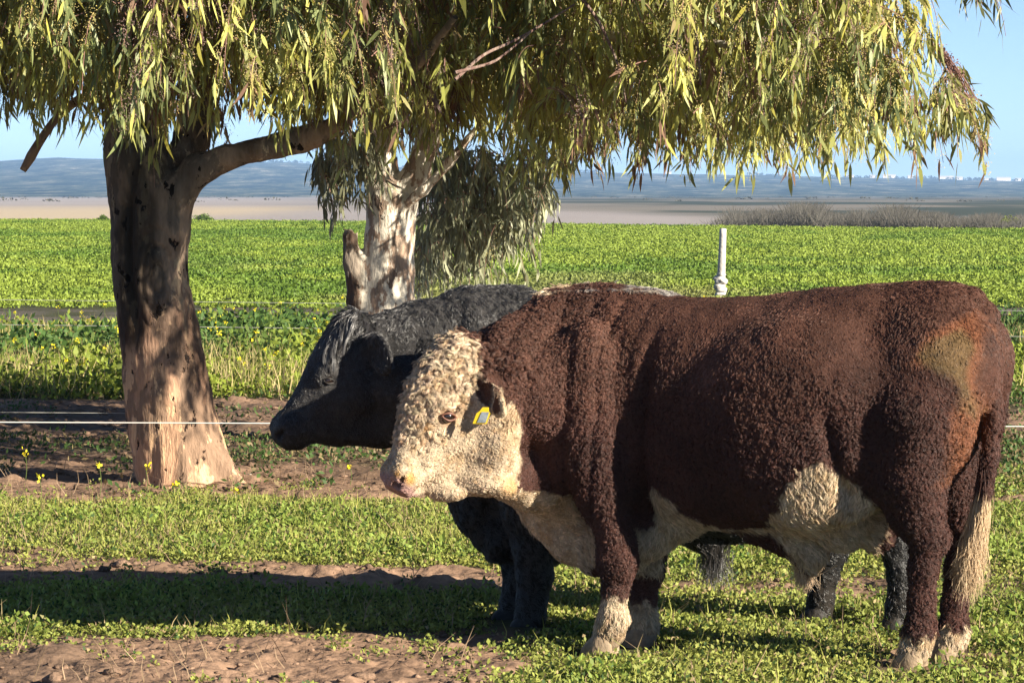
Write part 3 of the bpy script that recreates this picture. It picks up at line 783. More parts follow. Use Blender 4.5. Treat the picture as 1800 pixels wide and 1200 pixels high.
def build_left_tree():
    DL = 24.05
    A = lambda px, py, dd=0: at(px, py, DL + dd)
    g = A(322, 850); org = np.array((g[0], g[1], 0))
    F = Field((org[0] - .75, org[1] - .6, -.15), (org[0] + 1.3, org[1] + .6, 3.3), .016)
    F.chain([A(335, 870), A(318, 810), A(308, 760), A(299, 700), A(290, 650), A(281, 600), A(272, 550), A(264, 500), A(259, 450), A(256, 400), A(250, 350), A(243, 300), A(240, 250, .05), A(232, 150, .1), A(222, 0, .2)],
            [.36, .30, .283, .268, .262, .252, .240, .226, .222, .225, .215, .20, .19, .17, .15], k=.05)
    F.chain([A(285, 470), A(292, 400, -.03), A(308, 345, -.05), A(350, 300, -.1), (A(395, 278, -.15))], [.15, .155, .13, .10, .085], k=.05)
    F.chain([A(395, 278, -.15), A(450, 264, -.2), A(520, 248, -.25), A(580, 228, -.3)], [.085, .078, .07, .062], k=.03)
    F.chain([A(300, 330, .1), A(335, 240, .25), A(360, 120, .4)], [.13, .11, .10], k=.05)
    for p1, p2, r1, r2 in (((370, 800), (432, 862), .10, .03), ((340, 820), (378, 880), .10, .03), ((300, 830), (262, 868), .10, .03), ((300, 800), (345, 842), .1, .04)):
        F.cap(A(*p1, -.12), A(*p2, -.22), r1, r2, k=.06)
    F.cap(A(340, 830, .2), A(390, 842, .5), .12, .04, k=.06); F.cap(A(270, 830, .1), A(230, 846, .3), .12, .04, k=.06)
    P, Q = F.mesh(2); N = vnormals(P, Q)
    gr = np.exp(-((P[:, 0] - (A(243, 430)[0] + .05 * np.sin(P[:, 2] * 3))) / .035) ** 2) * sstep(.9, 1.2, P[:, 2]) * sstep(2.2, 1.7, P[:, 2]) * (N[:, 1] < 0)
    rg = (fbm(P * np.array((16, 16, 1.8)), 171, 3) - .5)
    kn = A(283, 490); kr = np.hypot((P[:, 0] - kn[0]) / .14, (P[:, 2] - kn[2]) / .30); gr = gr + (.5 + .5 * np.sin(kr * 16 + 3)) ** 3 * .35 * sstep(1.3, .9, kr) * (N[:, 1] < 0)
    P = P + N * ((fbm(P * np.array((4, 4, 2.2)), 173, 3) - .5) * .07 + rg * .035 * sstep(1.4, .2, P[:, 2]) + (fbm(P * 24, 175, 3) - .5) * .012 - gr * .06)[:, None]
    # wash of colour along the trunk: mottling, shade painted along the groove, paler base
    z = P[:, 2]; nn = fbm(P * np.array((3, 3, 1.5)), 177, 4)
    dk = sstep(.40, .60, nn + .30 * np.exp(-((P[:, 0] - A(235, 420)[0]) / .12) ** 2) * sstep(.8, 1.3, z) * sstep(2.4, 1.9, z))
    base = sstep(.95, .35, z + (nn - .5) * .9)
    c = np.ones((len(P), 3)) * (1 - .55 * dk)[:, None]
    def blot(px, py, rx, rz, amp=.5):
        q = A(px, py); return sstep(1.15, .8, np.hypot((P[:, 0] - q[0]) / rx, (P[:, 2] - q[2]) / rz) + (fbm(P * np.array((9, 9, 5)), 179, 4) - .5) * 2.2 * amp)
    bl = np.maximum(blot(246, 420, .12, .34), np.maximum(blot(238, 520, .10, .35), blot(250, 330, .05, .20)))
    c = c * (1 - .62 * bl)[:, None]  # dark blots paint more shade onto the upper left stem
    pl = np.maximum(blot(300, 380, .05, .45), blot(318, 300, .06, .22)) * (1 - bl); c = c * (1 + .45 * pl)[:, None]  # sunlit right side of the upper stem painted lighter
    c = c * (1 - base[:, None]) + np.array((1.22, 1.0, .86)) * base[:, None]
    rd = sstep(1.5, 1.0, z + (nn - .5)) * (1 - base); c = c * (1 - .35 * rd[:, None] * np.array((.6, 1.0, 1.15)))
    root = empty('tree', org); prop(root, 'big leaning gum tree whose thick trunk forks at the left of the bulls', 'tree')
    m = bark_mat('bark_grey', ((.42, .31, .225), (.25, .20, .155), (.60, .48, .33)), 5, 12, (.50, .57))
    mesh_obj('trunk', P - org, Q, m, root, col=np.clip(c, 0, 2))
    for pth, rs in (([A(575, 230, -.3), A(650, 170, -.5), A(740, 110, -.9), A(800, 30, -1.2)], [.062, .05, .035, .02]),
                    ([A(222, 0, .2), A(210, -150, .3), A(240, -320, .5), A(200, -520, .6)], [.15, .13, .10, .05]),
                    ([A(360, 120, .4), A(400, 0, .6), A(470, -200, 1.0), A(560, -380, 1.2)], [.10, .085, .06, .03]),
                    ([A(236, 200, .1), A(150, 90, -.8), A(60, 10, -1.6), A(-40, -60, -2.2)], [.07, .05, .035, .015]),
                    ([A(350, 130, .4), A(420, 60, -.6), A(520, 30, -1.5), A(600, -20, -2.2)], [.07, .05, .035, .015]),
                    ([A(225, 60, .1), A(260, -60, -1.0), A(330, -120, -2.2)], [.08, .05, .02])):
        V, Fq = tube(pth, rs); mesh_obj('limb', V - org, Fq, m, root, col=np.ones((len(V), 3)) * .9)
    V, Fq = tube([A(236, 190, .1), A(150, 165, -.3), A(100, 205, -.4), A(72, 245, -.4), A(55, 275, -.42), A(40, 300, -.43)], [.05, .032, .026, .028, .034, .022], jit=.10); mesh_obj('broken_branch', V - org, Fq, bark_mat('bark_tan', ((.34, .22, .14), (.24, .16, .11), (.4, .27, .18)), 9, 20), root, col=np.ones((len(V), 3)))
    P1, L1 = crown_twigs(3000, -4.7, -.75, 21.6, 28.5, 3.9, seed=0, dens=.45)
    P1 = P1[:, :]; dr = norm(np.stack([rng.normal(0, .6, len(P1)), rng.normal(-.25, .6, len(P1)), rng.uniform(-.2, .5, len(P1))], 1))
    foliage(P1 - org, dr, L1, 25, (.128, .0205), lambda p: euc_col(p + org), root)
    P2, L2 = crown_twigs(1300, -5.2, -.6, 21.5, 28.8, 7.0, dens=.40, front=1.0); P2 = P2[P2[:, 2] > 4.1][:420]
    dr = norm(rng.normal(0, .6, P2.shape) + (0, 0, .1)); foliage(P2 - org, dr, P2[:, 0] * 0 + .7, 16, (.20, .05), lambda p: euc_col(p + org), root, bud=0)

def build_right_tree():
    DL = 28.0
    A = lambda px, py, dd=0: at(px, py, DL + dd)
    g = A(672, 780); org = np.array((g[0], g[1], 0))
    F = Field((org[0] - .6, org[1] - .6, -.15), (org[0] + 1.0, org[1] + .6, 3.4), .016)
    F.chain([A(672, 800), A(671, 700), A(670, 600), A(674, 540), A(678, 480), A(683, 420), A(688, 360)], [.30, .265, .238, .222, .20, .178, .19], k=.05)
    F.chain([A(684, 370), A(668, 300, .05), A(660, 230, .1), A(655, 120, .15), A(645, 0, .2)], [.16, .13, .12, .11, .10], k=.05)
    F.chain([A(692, 380), A(730, 310, -.05), A(752, 240, -.05), A(785, 130, -.1)], [.13, .105, .09, .08], k=.05)
    F.chain([A(705, 365, -.14), A(745, 335, -.25), A(788, 288, -.3), A(850, 210, -.5)], [.04, .04, .036, .03], k=.03)
    F.chain([A(650, 600, -.05), A(634, 530, -.08), A(622, 460, -.08), A(613, 415, -.06)], [.15, .10, .075, .05], k=.05)
    F.cap(A(612, 418, -.06), A(603, 400, -.06), .03, .008, k=.01); F.cap(A(622, 425, -.06), A(628, 408, -.06), .03, .008, k=.01)
    for a in range(5): F.cap(A(672, 770), np.array((org[0] + math.cos(a * 1.25 + 3.6) * .36, org[1] + math.sin(a * 1.25 + 3.6) * .4, -.04)), .18, .05, k=.08)
    P, Q = F.mesh(2); N = vnormals(P, Q)
    stub = in_poly(P[:, 0], P[:, 2], [tuple(A(a, b)[[0, 2]]) for a, b in ((590, 390), (632, 395), (640, 470), (640, 620), (590, 620))])
    st = sstep(-.02, .03, stub)
    P = P + N * ((fbm(P * np.array((4, 4, 2)), 183, 3) - .5) * .045 + (fbm(P * np.array((22, 22, 3)), 185, 3) - .5) * .05 * st + (fbm(P * 24, 187, 3) - .5) * .008)[:, None]
    c = np.ones((len(P), 3)); c = c * (1 - st[:, None]) + np.array((.33, .30, .29)) * st[:, None]
    root = empty('tree', org); prop(root, 'gum tree with a pale flaking trunk and drooping crown behind the black bull\'s head', 'tree')
    m = bark_mat('bark_pale', ((.52, .37, .27), (.38, .29, .22), (.88, .80, .66)), 7, 9, (.54, .485), z=.4, dark=(.20, .15, .12))
    mesh_obj('trunk', P - org, Q, m, root, col=c)
    for pth, rs in (([A(645, 0, .2), A(640, -200, .3), A(700, -400, .4), A(680, -700, .4)], [.10, .09, .07, .03]),
                    ([A(785, 130, -.1), A(900, 0, -.6), A(1080, -120, -1.0), A(1250, -200, -1.4)], [.08, .07, .05, .03]),
                    ([A(760, 220, -.1), A(860, 90, -1.6), A(1000, 60, -3.0), A(1180, 70, -4.0), A(1400, 90, -4.6)], [.06, .05, .04, .03, .015]),
                    ([A(790, 120, -.1), A(950, 20, 1.2), A(1150, 40, 2.0), A(1350, 60, 2.5)], [.06, .05, .035, .015]),
                    ([A(655, 120, .1), A(560, 50, -.6), A(480, 10, -1.2)], [.06, .045, .02]),
                    ([A(650, 60, .1), A(700, -20, -2.0), A(760, -40, -4.0)], [.07, .05, .02])):
        V, Fq = tube(pth, rs); mesh_obj('limb', V - org, Fq, m, root, col=np.ones((len(V), 3)) * .6)
    # pinkish boughs showing in front of the leaves
    pm = bark_mat('bark_pink', ((.26, .18, .15), (.20, .12, .10), (.33, .25, .20)), 14, 30)
    for pts in ([(800, 140), (850, 95), (905, 72), (960, 40), (1010, 8)], [(800, 128), (870, 110), (930, 60)], [(1010, -20), (1055, 40), (1090, 120), (1100, 180)], [(1200, -10), (1225, 60), (1232, 150)], [(1480, 0), (1440, 60), (1400, 130)]):
        V, Fq = tube([at(a, b, 21.6 + .12 * i) for i, (a, b) in enumerate(pts)], np.linspace(.011, .006, len(pts)), 8); mesh_obj('bough', V - org, Fq, pm, root, col=np.ones((len(V), 3)))
    def right(z):
        return np.interp(z, [1.9, 2.2, 2.45, 2.8, 2.95, 3.2, 6], [2.86, 2.92, 2.9, 2.66, 2.62, 2.6, 2.7]) - .30
    P1, L1 = crown_twigs(5600, -1.1, 2.95, 21.3, 30.5, 3.9, right, seed=5, dens=.45)
    dr = norm(np.stack([rng.normal(0, .6, len(P1)), rng.normal(-.25, .6, len(P1)), rng.uniform(-.2, .5, len(P1))], 1))
    foliage(P1 - org, dr, L1, 25, (.128, .0205), lambda p: euc_col(p + org), root)
    P2, L2 = crown_twigs(1700, -1.4, 2.9, 21.3, 31, 7.5, right, dens=.38, front=1.0); P2 = P2[P2[:, 2] > 4.1][:620]
    dr = norm(rng.normal(0, .6, P2.shape) + (0, 0, .1)); foliage(P2 - org, dr, P2[:, 0] * 0 + .7, 16, (.20, .05), lambda p: euc_col(p + org), root, bud=0)
    # low hanging sprays at either side of the trunk
    def spray(poly, n, D0, dd, colr, leaf=(.12, .021), nl=16):
        pl = np.array(poly, float); out = []
        while len(out) < n:
            a = rng.uniform(pl[:, 0].min(), pl[:, 0].max()); b = rng.uniform(pl[:, 1].min(), pl[:, 1].max())
            if in_poly(np.array([a]), np.array([b]), pl)[0] > 0: out.append(at(a, b, D0 + rng.normal(0, dd)))
        out = np.array(out); Lt = rng.uniform(.15, .32, n); out[:, 2] += .10
        dr = norm(rng.normal(0, .7, (n, 3)) + (.1, 0, .1))
        foliage(out - org, dr, Lt, nl, leaf, lambda p: colr * (.8 + .5 * fbm(p * 3, 191, 2)[:, None]), root, bud=.08, name='foliage')
    gcol = np.array((.29, .30, .18))
    spray([(725, 270), (960, 280), (975, 300), (960, 350), (940, 370), (910, 430), (880, 450), (800, 450), (760, 480), (722, 500), (730, 400), (760, 330)], 330, 29.2, .5, gcol)
    spray([(545, 280), (600, 265), (636, 280), (638, 310), (600, 300), (572, 350), (550, 350)], 34, 28.0, .25, gcol * .7)
    spray([(560, 255), (660, 250), (650, 300), (590, 290)], 26, 27.5, .3, gcol * .8)
    # bare fruiting spray at the right edge, and a lone hanging sprig
    n = 26; k = 7; t = np.linspace(0, 1, k); b0 = at(1640, 85, 22.2); E = np.array([at(1655 + 60 * a, 95 + 70 * a + 40 * b, 22.2 + rng.normal(0, .1)) for a, b in rng.random((n, 2))])
    Sx = b0 * (1 - t[None, :, None]) + E[:, None] * t[None, :, None]; Sx[:, :, 2] += (np.sin(t * math.pi) * .05)[None]
    curves_obj('twigs', Sx - org, .0045 * (1 - .5 * t), M_twig, root, np.tile(np.array((.20, .11, .09)), (n, 1)))
    C = Sx[:, 2:].reshape(-1, 3); C = np.repeat(C, 5, axis=0) + rng.normal(0, .016, (len(C) * 5, 3)); D = rnd_dir(len(C), (-1, 1))
    mesh_obj('seed_capsules', diamonds(C, D, perp(D), np.full(len(C), .016), np.full(len(C), .012)) - org, quads_of(len(C)), M_leaf, root, smooth=False, col=np.tile(np.array((.20, .11, .09)), (len(C) * 4, 1)))['kind'] = 'stuff'
    gl = np.array((.16, .17, .08))
    spray([(1700, -60), (1735, -60), (1735, 5), (1705, 10)], 9, 22.0, .1, gl, leaf=(.12, .018), nl=9)
    spray([(1650, 130), (1700, 150), (1712, 210), (1700, 235), (1660, 235)], 26, 22.3, .25, np.array((.20, .20, .06)), leaf=(.125, .018), nl=14)
    spray([(0, 40), (1600, 40), (1600, 205), (0, 205)], 10, 21.6, .3, np.array((.24, .25, .06)), leaf=(.14, .02), nl=14)

if True:
    build_left_tree()
    build_right_tree()

# ------------------------------------------------------------------ fence
M_wire = flat_mat('polywire', (.62, .60, .56), .6, .3)
M_wire2 = flat_mat('thin_wire', (.34, .33, .30), .6, .3)
def wire(px0, y0, D0, px1, y1, D1, label, sag=.02, r=.0035, mat=None, ext=0.0):
    a = at(px0, y0, D0); b = at(px1, y1, D1); n = 90; P, RR = [], []
    t = np.linspace(0, 1, n); C = a[None] * (1 - t[:, None]) + b[None] * t[:, None]; C[:, 2] -= sag * 4 * t * (1 - t)
    V, Fq = tube(C, np.full(n, r), 6, 0)
    # a twisted strand: bumps along the run
    o = mesh_obj('fence_wire', V, Fq, mat or M_wire); prop(o, label, 'wire', 'electric fence strands'); return o
wire(-900, 738, 23.1, 2700, 753, 23.1, 'white twisted fence strand crossing in front of the leaning trunk', sag=.0, r=.0042)
wire(-900, 718, 23.6, 232, 726, 24.0, 'short white strand just above the lowest one, left of the leaning trunk', sag=0.0, r=.0022, mat=M_wire2)
wire(-900, 517, 42, 2700, 556, 40, 'thin upper strand running before the green field behind both trunks', sag=0, r=.003, mat=M_wire2)
wire(-900, 560, 42, 2700, 602, 40, 'thin lower strand of the far fence, passing below the upper one', sag=0, r=.0038, mat=M_wire2)
def post():
    D_ = 66.0; b = at(1266, 527, D_); t = at(1271, 402, D_); root = empty('fence_post', (b[0], b[1], 0)); o3 = np.array((b[0], b[1], 0))
    prop(root, 'single whitewashed wooden post standing in the green field behind the bull\'s back', 'post')
    V, Fq = tube([(b[0], b[1], -.1), b, b * .6 + t * .4, t], [.085, .08, .072, .062], 14, .03); n = len(V)
    V = np.concatenate([V, [V[-14:].mean(0) + (0, 0, .01)]])
    cap = np.array([(n - 14 + i, n - 14 + (i + 1) % 14, n) for i in range(14)])
    m = flat_mat('old_whitewash', (.52, .50, .46), .8, .2, bump=(25, .5, .02), noise=(9, (.36, .33, .30)))
    mesh_obj('pole', V - o3, [Fq, cap], m, root)
    for zz, rr, ox in ((.10, .10, 0), (.17, .105, .02), (.25, .10, -.015), (.32, .115, .01), (.40, .085, -.03), (.46, .08, .01)):
        VV, FF = uvsphere((b[0] + ox, b[1] - .01, zz + b[2] * .0), rr, 14, 8, (1, 1, .62)); VV = VV + (fbm(VV * 14, 5, 3)[:, None] - .5) * np.array((.12, .12, .05))
        mesh_obj('rope_wrap', VV - o3, FF, m, root)
post()
# ------------------------------------------------------------------ hazy air
if True:
    m, nt, out = new_mat('air'); v = N_(nt, 'ShaderNodeVolumePrincipled'); v.inputs['Density'].default_value = 1.05e-4; v.inputs['Color'].default_value = (.36, .60, 1.0, 1)
    if 'Anisotropy' in v.inputs: v.inputs['Anisotropy'].default_value = 0.0
    nt.links.new(v.outputs[0], out.inputs['Volume'])
    a, b, c0, c1, z0, z1 = -7800, 7800, -120, 11500, -5, 115
    V = [(x, y, z) for z in (z0, z1) for x, y in ((a, c0), (b, c0), (b, c1), (a, c1))]
    o = mesh_obj('haze', V, np.array([(3, 2, 1, 0), (4, 5, 6, 7), (0, 1, 5, 4), (1, 2, 6, 5), (2, 3, 7, 6), (3, 0, 4, 7)]), m, smooth=False)
    prop(o, 'thin blue haze over the far country', kind='stuff')
# ------------------------------------------------------------------ cattle
class Frame:
    """a bull's own frame: x forward, y to its left, z up"""
    def __init__(s, x, y, th):
        s.o = np.array((x, y, 0.0)); s.th = th
        s.R = np.array(((-math.cos(th), math.sin(th), 0), (-math.sin(th), -math.cos(th), 0), (0, 0, 1.0)))
        s.rz = math.atan2(s.R[0][1], s.R[0][0])
    def loc(s, p): return s.R @ (np.asarray(p, float) - s.o)
    def vec(s, v): return s.R @ np.asarray(v, float)
    def L(s, px, py, yl=0.0):                    # point of the plane y = yl seen at a photo pixel
        d = s.R @ ray(px, py); o = s.loc((0, 0, CAMH))
        return o + d * ((yl - o[1]) / d[1])

def head_axes(fr, yaw, P, roll=0.0):
    h = fr.vec((-math.cos(yaw), -math.sin(yaw), 0)); z = np.array((0, 0, 1.0))
    U = math.cos(P) * h - math.sin(P) * z
    V = math.sin(P) * h + math.cos(P) * z
    W = np.cross(z, h)
    if roll:
        V, W = V * math.cos(roll) + W * math.sin(roll), W * math.cos(roll) - V * math.sin(roll)
    return U, V, W

def build_head(F, O, U, Vv, W, s=1.0, jaw=0.29, prof0=None, ew=.131):
    H = lambda u, v, w: O + s * (u * U + v * Vv + w * W)
    A = (U, Vv, W)
    # skull, from poll to muzzle: u, forehead line, jaw line, half width
    prof = prof0 if prof0 else ((-0.05, 0.02, -0.16, .085), (0.02, 0.055, -0.24, .115), (0.10, 0.065, -jaw + .03, .125), (0.20, 0.05, -jaw, .125),
        (0.30, 0.025, -jaw + .015, .108), (0.38, 0.008, -jaw + .05, .092), (0.44, 0.0, -jaw + .085, .088), (0.49, 0.0, -0.20, .092), (0.53, -0.005, -0.155, .095),
        (0.565, -0.025, -0.145, .085), (0.585, -0.05, -0.125, .07))
    F.loft(O, U, Vv, W, [(s * a, s * b, s * c, s * d) for a, b, c, d in prof], k=0.02, n=2.5, low=.3)
    for sd in (1, -1):
        F.ell(H(.235, -.035, .098 * sd), (.055 * s, .04 * s, .032 * s), A, k=.03)       # brow / orbit
        F.ell(H(.20, -.175, .075 * sd), (.11 * s, .10 * s, .055 * s), A, k=.04)         # cheek
        F.ell(H(.52, -.045, .06 * sd), (.05 * s, .035 * s, .038 * s), A, k=.03)         # nostril rim
        F.cap(H(.31, -.09, .085 * sd), H(.43, -.10, .075 * sd), .02 * s, .018 * s, k=.03)
        F.ell(H(.556, -.050, .058 * sd), (.036 * s, .019 * s, .026 * s), A, k=.006, sub=True)  # nostril
        F.ell(H(.54, -.045, .082 * sd), (.016 * s, .012 * s, .02 * s), A, k=.008, sub=True)
        F.ell(H(.25, -.056, ew * sd), (.028 * s, .021 * s, .022 * s), A, k=.008, sub=True)   # eye socket
        F.cap(H(.50, -.122, .10 * sd), H(.585, -.118, .045 * sd), .007, .007, k=.012, sub=True)  # mouth line
        F.cap(H(.50, -.122, .10 * sd), H(.44, -.135, .097 * sd), .007, .004, k=.012, sub=True)
    F.ell(H(.50, -.155, 0), (.06 * s, .03 * s, .06 * s), A, k=.02)                          # chin
    F.ell(H(0.0, 0.0, 0), (.075 * s, .06 * s, .095 * s), A, k=.04)                          # poll
    return H

def build_ear(F, base, tip, face, s=1.0, width=.062, curl=True):
    """a leaf shaped cup from base to tip whose hollow looks along face"""
    base = np.array(base); tip = np.array(tip); ax = norm(tip - base); face = norm(face - ax * (face @ ax)); sd = np.cross(ax, face)
    Ln = np.linalg.norm(tip - base)
    mid = (base + tip) / 2
    F.cap(base - ax * .02, base + ax * .04, .03, .03, k=.03)
    F.ell(mid, (Ln * .55, width, .024), (ax, sd, face), k=.012)
    F.ell(mid + face * .022 - ax * .005, (Ln * .42, width * .74, .024), (ax, sd, face), k=.006, sub=True)

def eye_parts(H, W, U, Vv, parent, s=1.0, ew=.113, big=1.0, iris=(.03, .012, .008), lid=(.25, .13, .09)):
    for sd in (1, -1):
        s = s * big if sd > 0 else s
        c = H(.25, -.056, ew * sd)
        me, Fq = uvsphere(c, .021 * s)
        mesh_obj('eyeball', me, Fq, M_eye, parent)
        # eyelid ring
        ring = []; nseg = 24
        out = W * sd
        ax2 = norm(np.array((0, 0, 1.0)) - out * out[2]); ax1 = np.cross(out, ax2); ax1, ax2 = norm(ax1 + .18 * ax2 * sd), norm(ax2 - .18 * ax1 * sd)
        P = []
        for i in range(nseg):
            a = 2 * math.pi * i / nseg
            e = ax1 * math.cos(a) * .0225 * s + ax2 * (math.sin(a) * (1 - .25 * abs(math.cos(a)))) * (.0125 if math.sin(a) < 0 else .0105) * s
            cc = c + out * (.0175 - .006 * math.cos(a) ** 2) * s + e
            r = norm(e)
            for j in range(8):
                b = 2 * math.pi * j / 8
                P.append(cc + (r * math.cos(b) + out * math.sin(b)) * (.0050 if math.sin(a) > 0 else .0038) * s)
        P = np.array(P); Q = []
        for i in range(nseg):
            for j in range(8):
                Q.append((i * 8 + j, i * 8 + (j + 1) % 8, ((i + 1) % nseg) * 8 + (j + 1) % 8, ((i + 1) % nseg) * 8 + j))
        mesh_obj('eyelid', P, np.array(Q), flat_mat('eyelid_skin', lid, .5, .4), parent)

M_eye = flat_mat('eye_dark', (.012, .007, .005), .06, .8)
M_hoof = flat_mat('hoof_horn', (.20, .15, .10), .7, .2, bump=(60, .6, .01), noise=(25, (.34, .25, .16)))
M_hoofd = flat_mat('hoof_dark', (.018, .016, .015), .6, .3, bump=(60, .6, .01), noise=(25, (.035, .03, .025)))

def hoof(parent, c, mat, s=1.0, spl=.012):
    """two claws side by side, toe forward (+x)"""
    VV, FF = [], []
    for sd in (1, -1):
        rings = []
        for z, f, b_, w in ((-.02, .085, -.05, .036), (.015, .078, -.05, .036), (.035, .06, -.05, .034), (.055, .04, -.042, .03), (.07, .02, -.03, .02)):
            rg = []
            for i in range(16):
                a = 2 * math.pi * i / 16
                ca, sa = math.cos(a), math.sin(a)
                x = (f * ca if ca > 0 else -b_ * ca)
                y = w * (abs(sa) ** .8) * (1 if sa > 0 else -1) * (1 - .3 * max(ca, 0) ** 2)
                rg.append((c[0] + x * s, c[1] + sd * (.036 * s) + y * s - sd * .006 * max(ca, 0), z * s))
            rings.append(rg)
        o = len(VV)
        for rg in rings: VV += rg
        for j in range(len(rings) - 1):
            for i in range(16): FF.append((o + j * 16 + i, o + j * 16 + (i + 1) % 16, o + (j + 1) * 16 + (i + 1) % 16, o + (j + 1) * 16 + i))
    return mesh_obj('hoof', np.array(VV), np.array(FF), mat, parent)

def fur(name, P, Q, N, cfun, lfun, ffun, dens, per, rad, mat, parent, clump_r=.008, curl=.004, turns=1.0, k=5, lift=.6, wfun=None, jit=.35, turnfun=None, converge=.75, shade=(.8, .25)):
    """tufts of strands: cfun colour, lfun length, ffun lie direction at a point"""
    w = np.ones(len(P)) if wfun is None else wfun(P)
    a = np.linalg.norm(np.cross(P[Q[:, 2]] - P[Q[:, 0]], P[Q[:, 3]] - P[Q[:, 1]]), axis=1) * .5 * w[Q].mean(1)
    n = int(a.sum() * dens)
    if n < 2: return None
    p, nn, vi = sample(P, Q, N, n, w)
    L = lfun(p); fl = ffun(p, nn); fl = fl - nn * (fl * nn).sum(1, keepdims=True); fl = norm(fl)
    fl = norm(fl + rng.normal(0, jit, fl.shape)); fl = norm(fl - nn * (fl * nn).sum(1, keepdims=True))
    bi = np.cross(nn, fl)
    L = L * rng.uniform(.65, 1.3, n)
    ph = rng.uniform(0, 2 * math.pi, n); sg = rng.choice((-1, 1), n); lf = np.clip(rng.normal(0, .12, n) + (lift(p) if callable(lift) else lift), .1, .95)
    cj = rng.uniform(.6, 1.4, (n, 1)) * (1 + rng.normal(0, .02, (n, 3)))
    col = np.clip(cfun(p) * cj, 0, 1)
    R = lambda x: np.repeat(x, per, axis=0)
    off = rng.normal(0, 1, (n * per, 2)) * clump_r
    root = R(p) + off[:, :1] * R(fl) + off[:, 1:] * R(bi) - R(nn) * .002
    t = np.linspace(0, 1, k)
    S = np.zeros((n * per, k, 3))
    Ls = R(L) * rng.uniform(.75, 1.15, n * per)
    conv = 1 - converge * t ** 1.2                       # strands of a tuft run together at the tip
    tf = R(turns if turnfun is None else turnfun(p)) if turnfun is not None else turns
    ci = R(curl(p)) if callable(curl) else curl
    for i in range(k):
        x = t[i]
        ang = 2 * math.pi * tf * x * R(sg) + R(ph)
        up = R(lf) * (x - .42 * x * x); al = (1 - R(lf) * .45) * (x * .55 + .5 * x * x)
        S[:, i] = (R(p) - R(nn) * .002 + (off[:, :1] * R(fl) + off[:, 1:] * R(bi)) * conv[i]
                   + R(nn) * (up * Ls)[:, None] + R(fl) * (al * Ls)[:, None]
                   + (R(bi) * (np.sin(ang) * ci * min(1, x * 1.6))[:, None] + R(nn) * (np.cos(ang) * ci * .7 * x)[:, None]))
    rr = rad * (1 - .75 * t ** 2)
    C = np.clip(R(col) * rng.uniform(.9, 1.1, (n * per, 1)), 0, 1)
    sh = (shade[0] + shade[1] * t)[None, :, None]
    return curves_obj(name, S, rr, mat, parent, C)

QK = 1.0

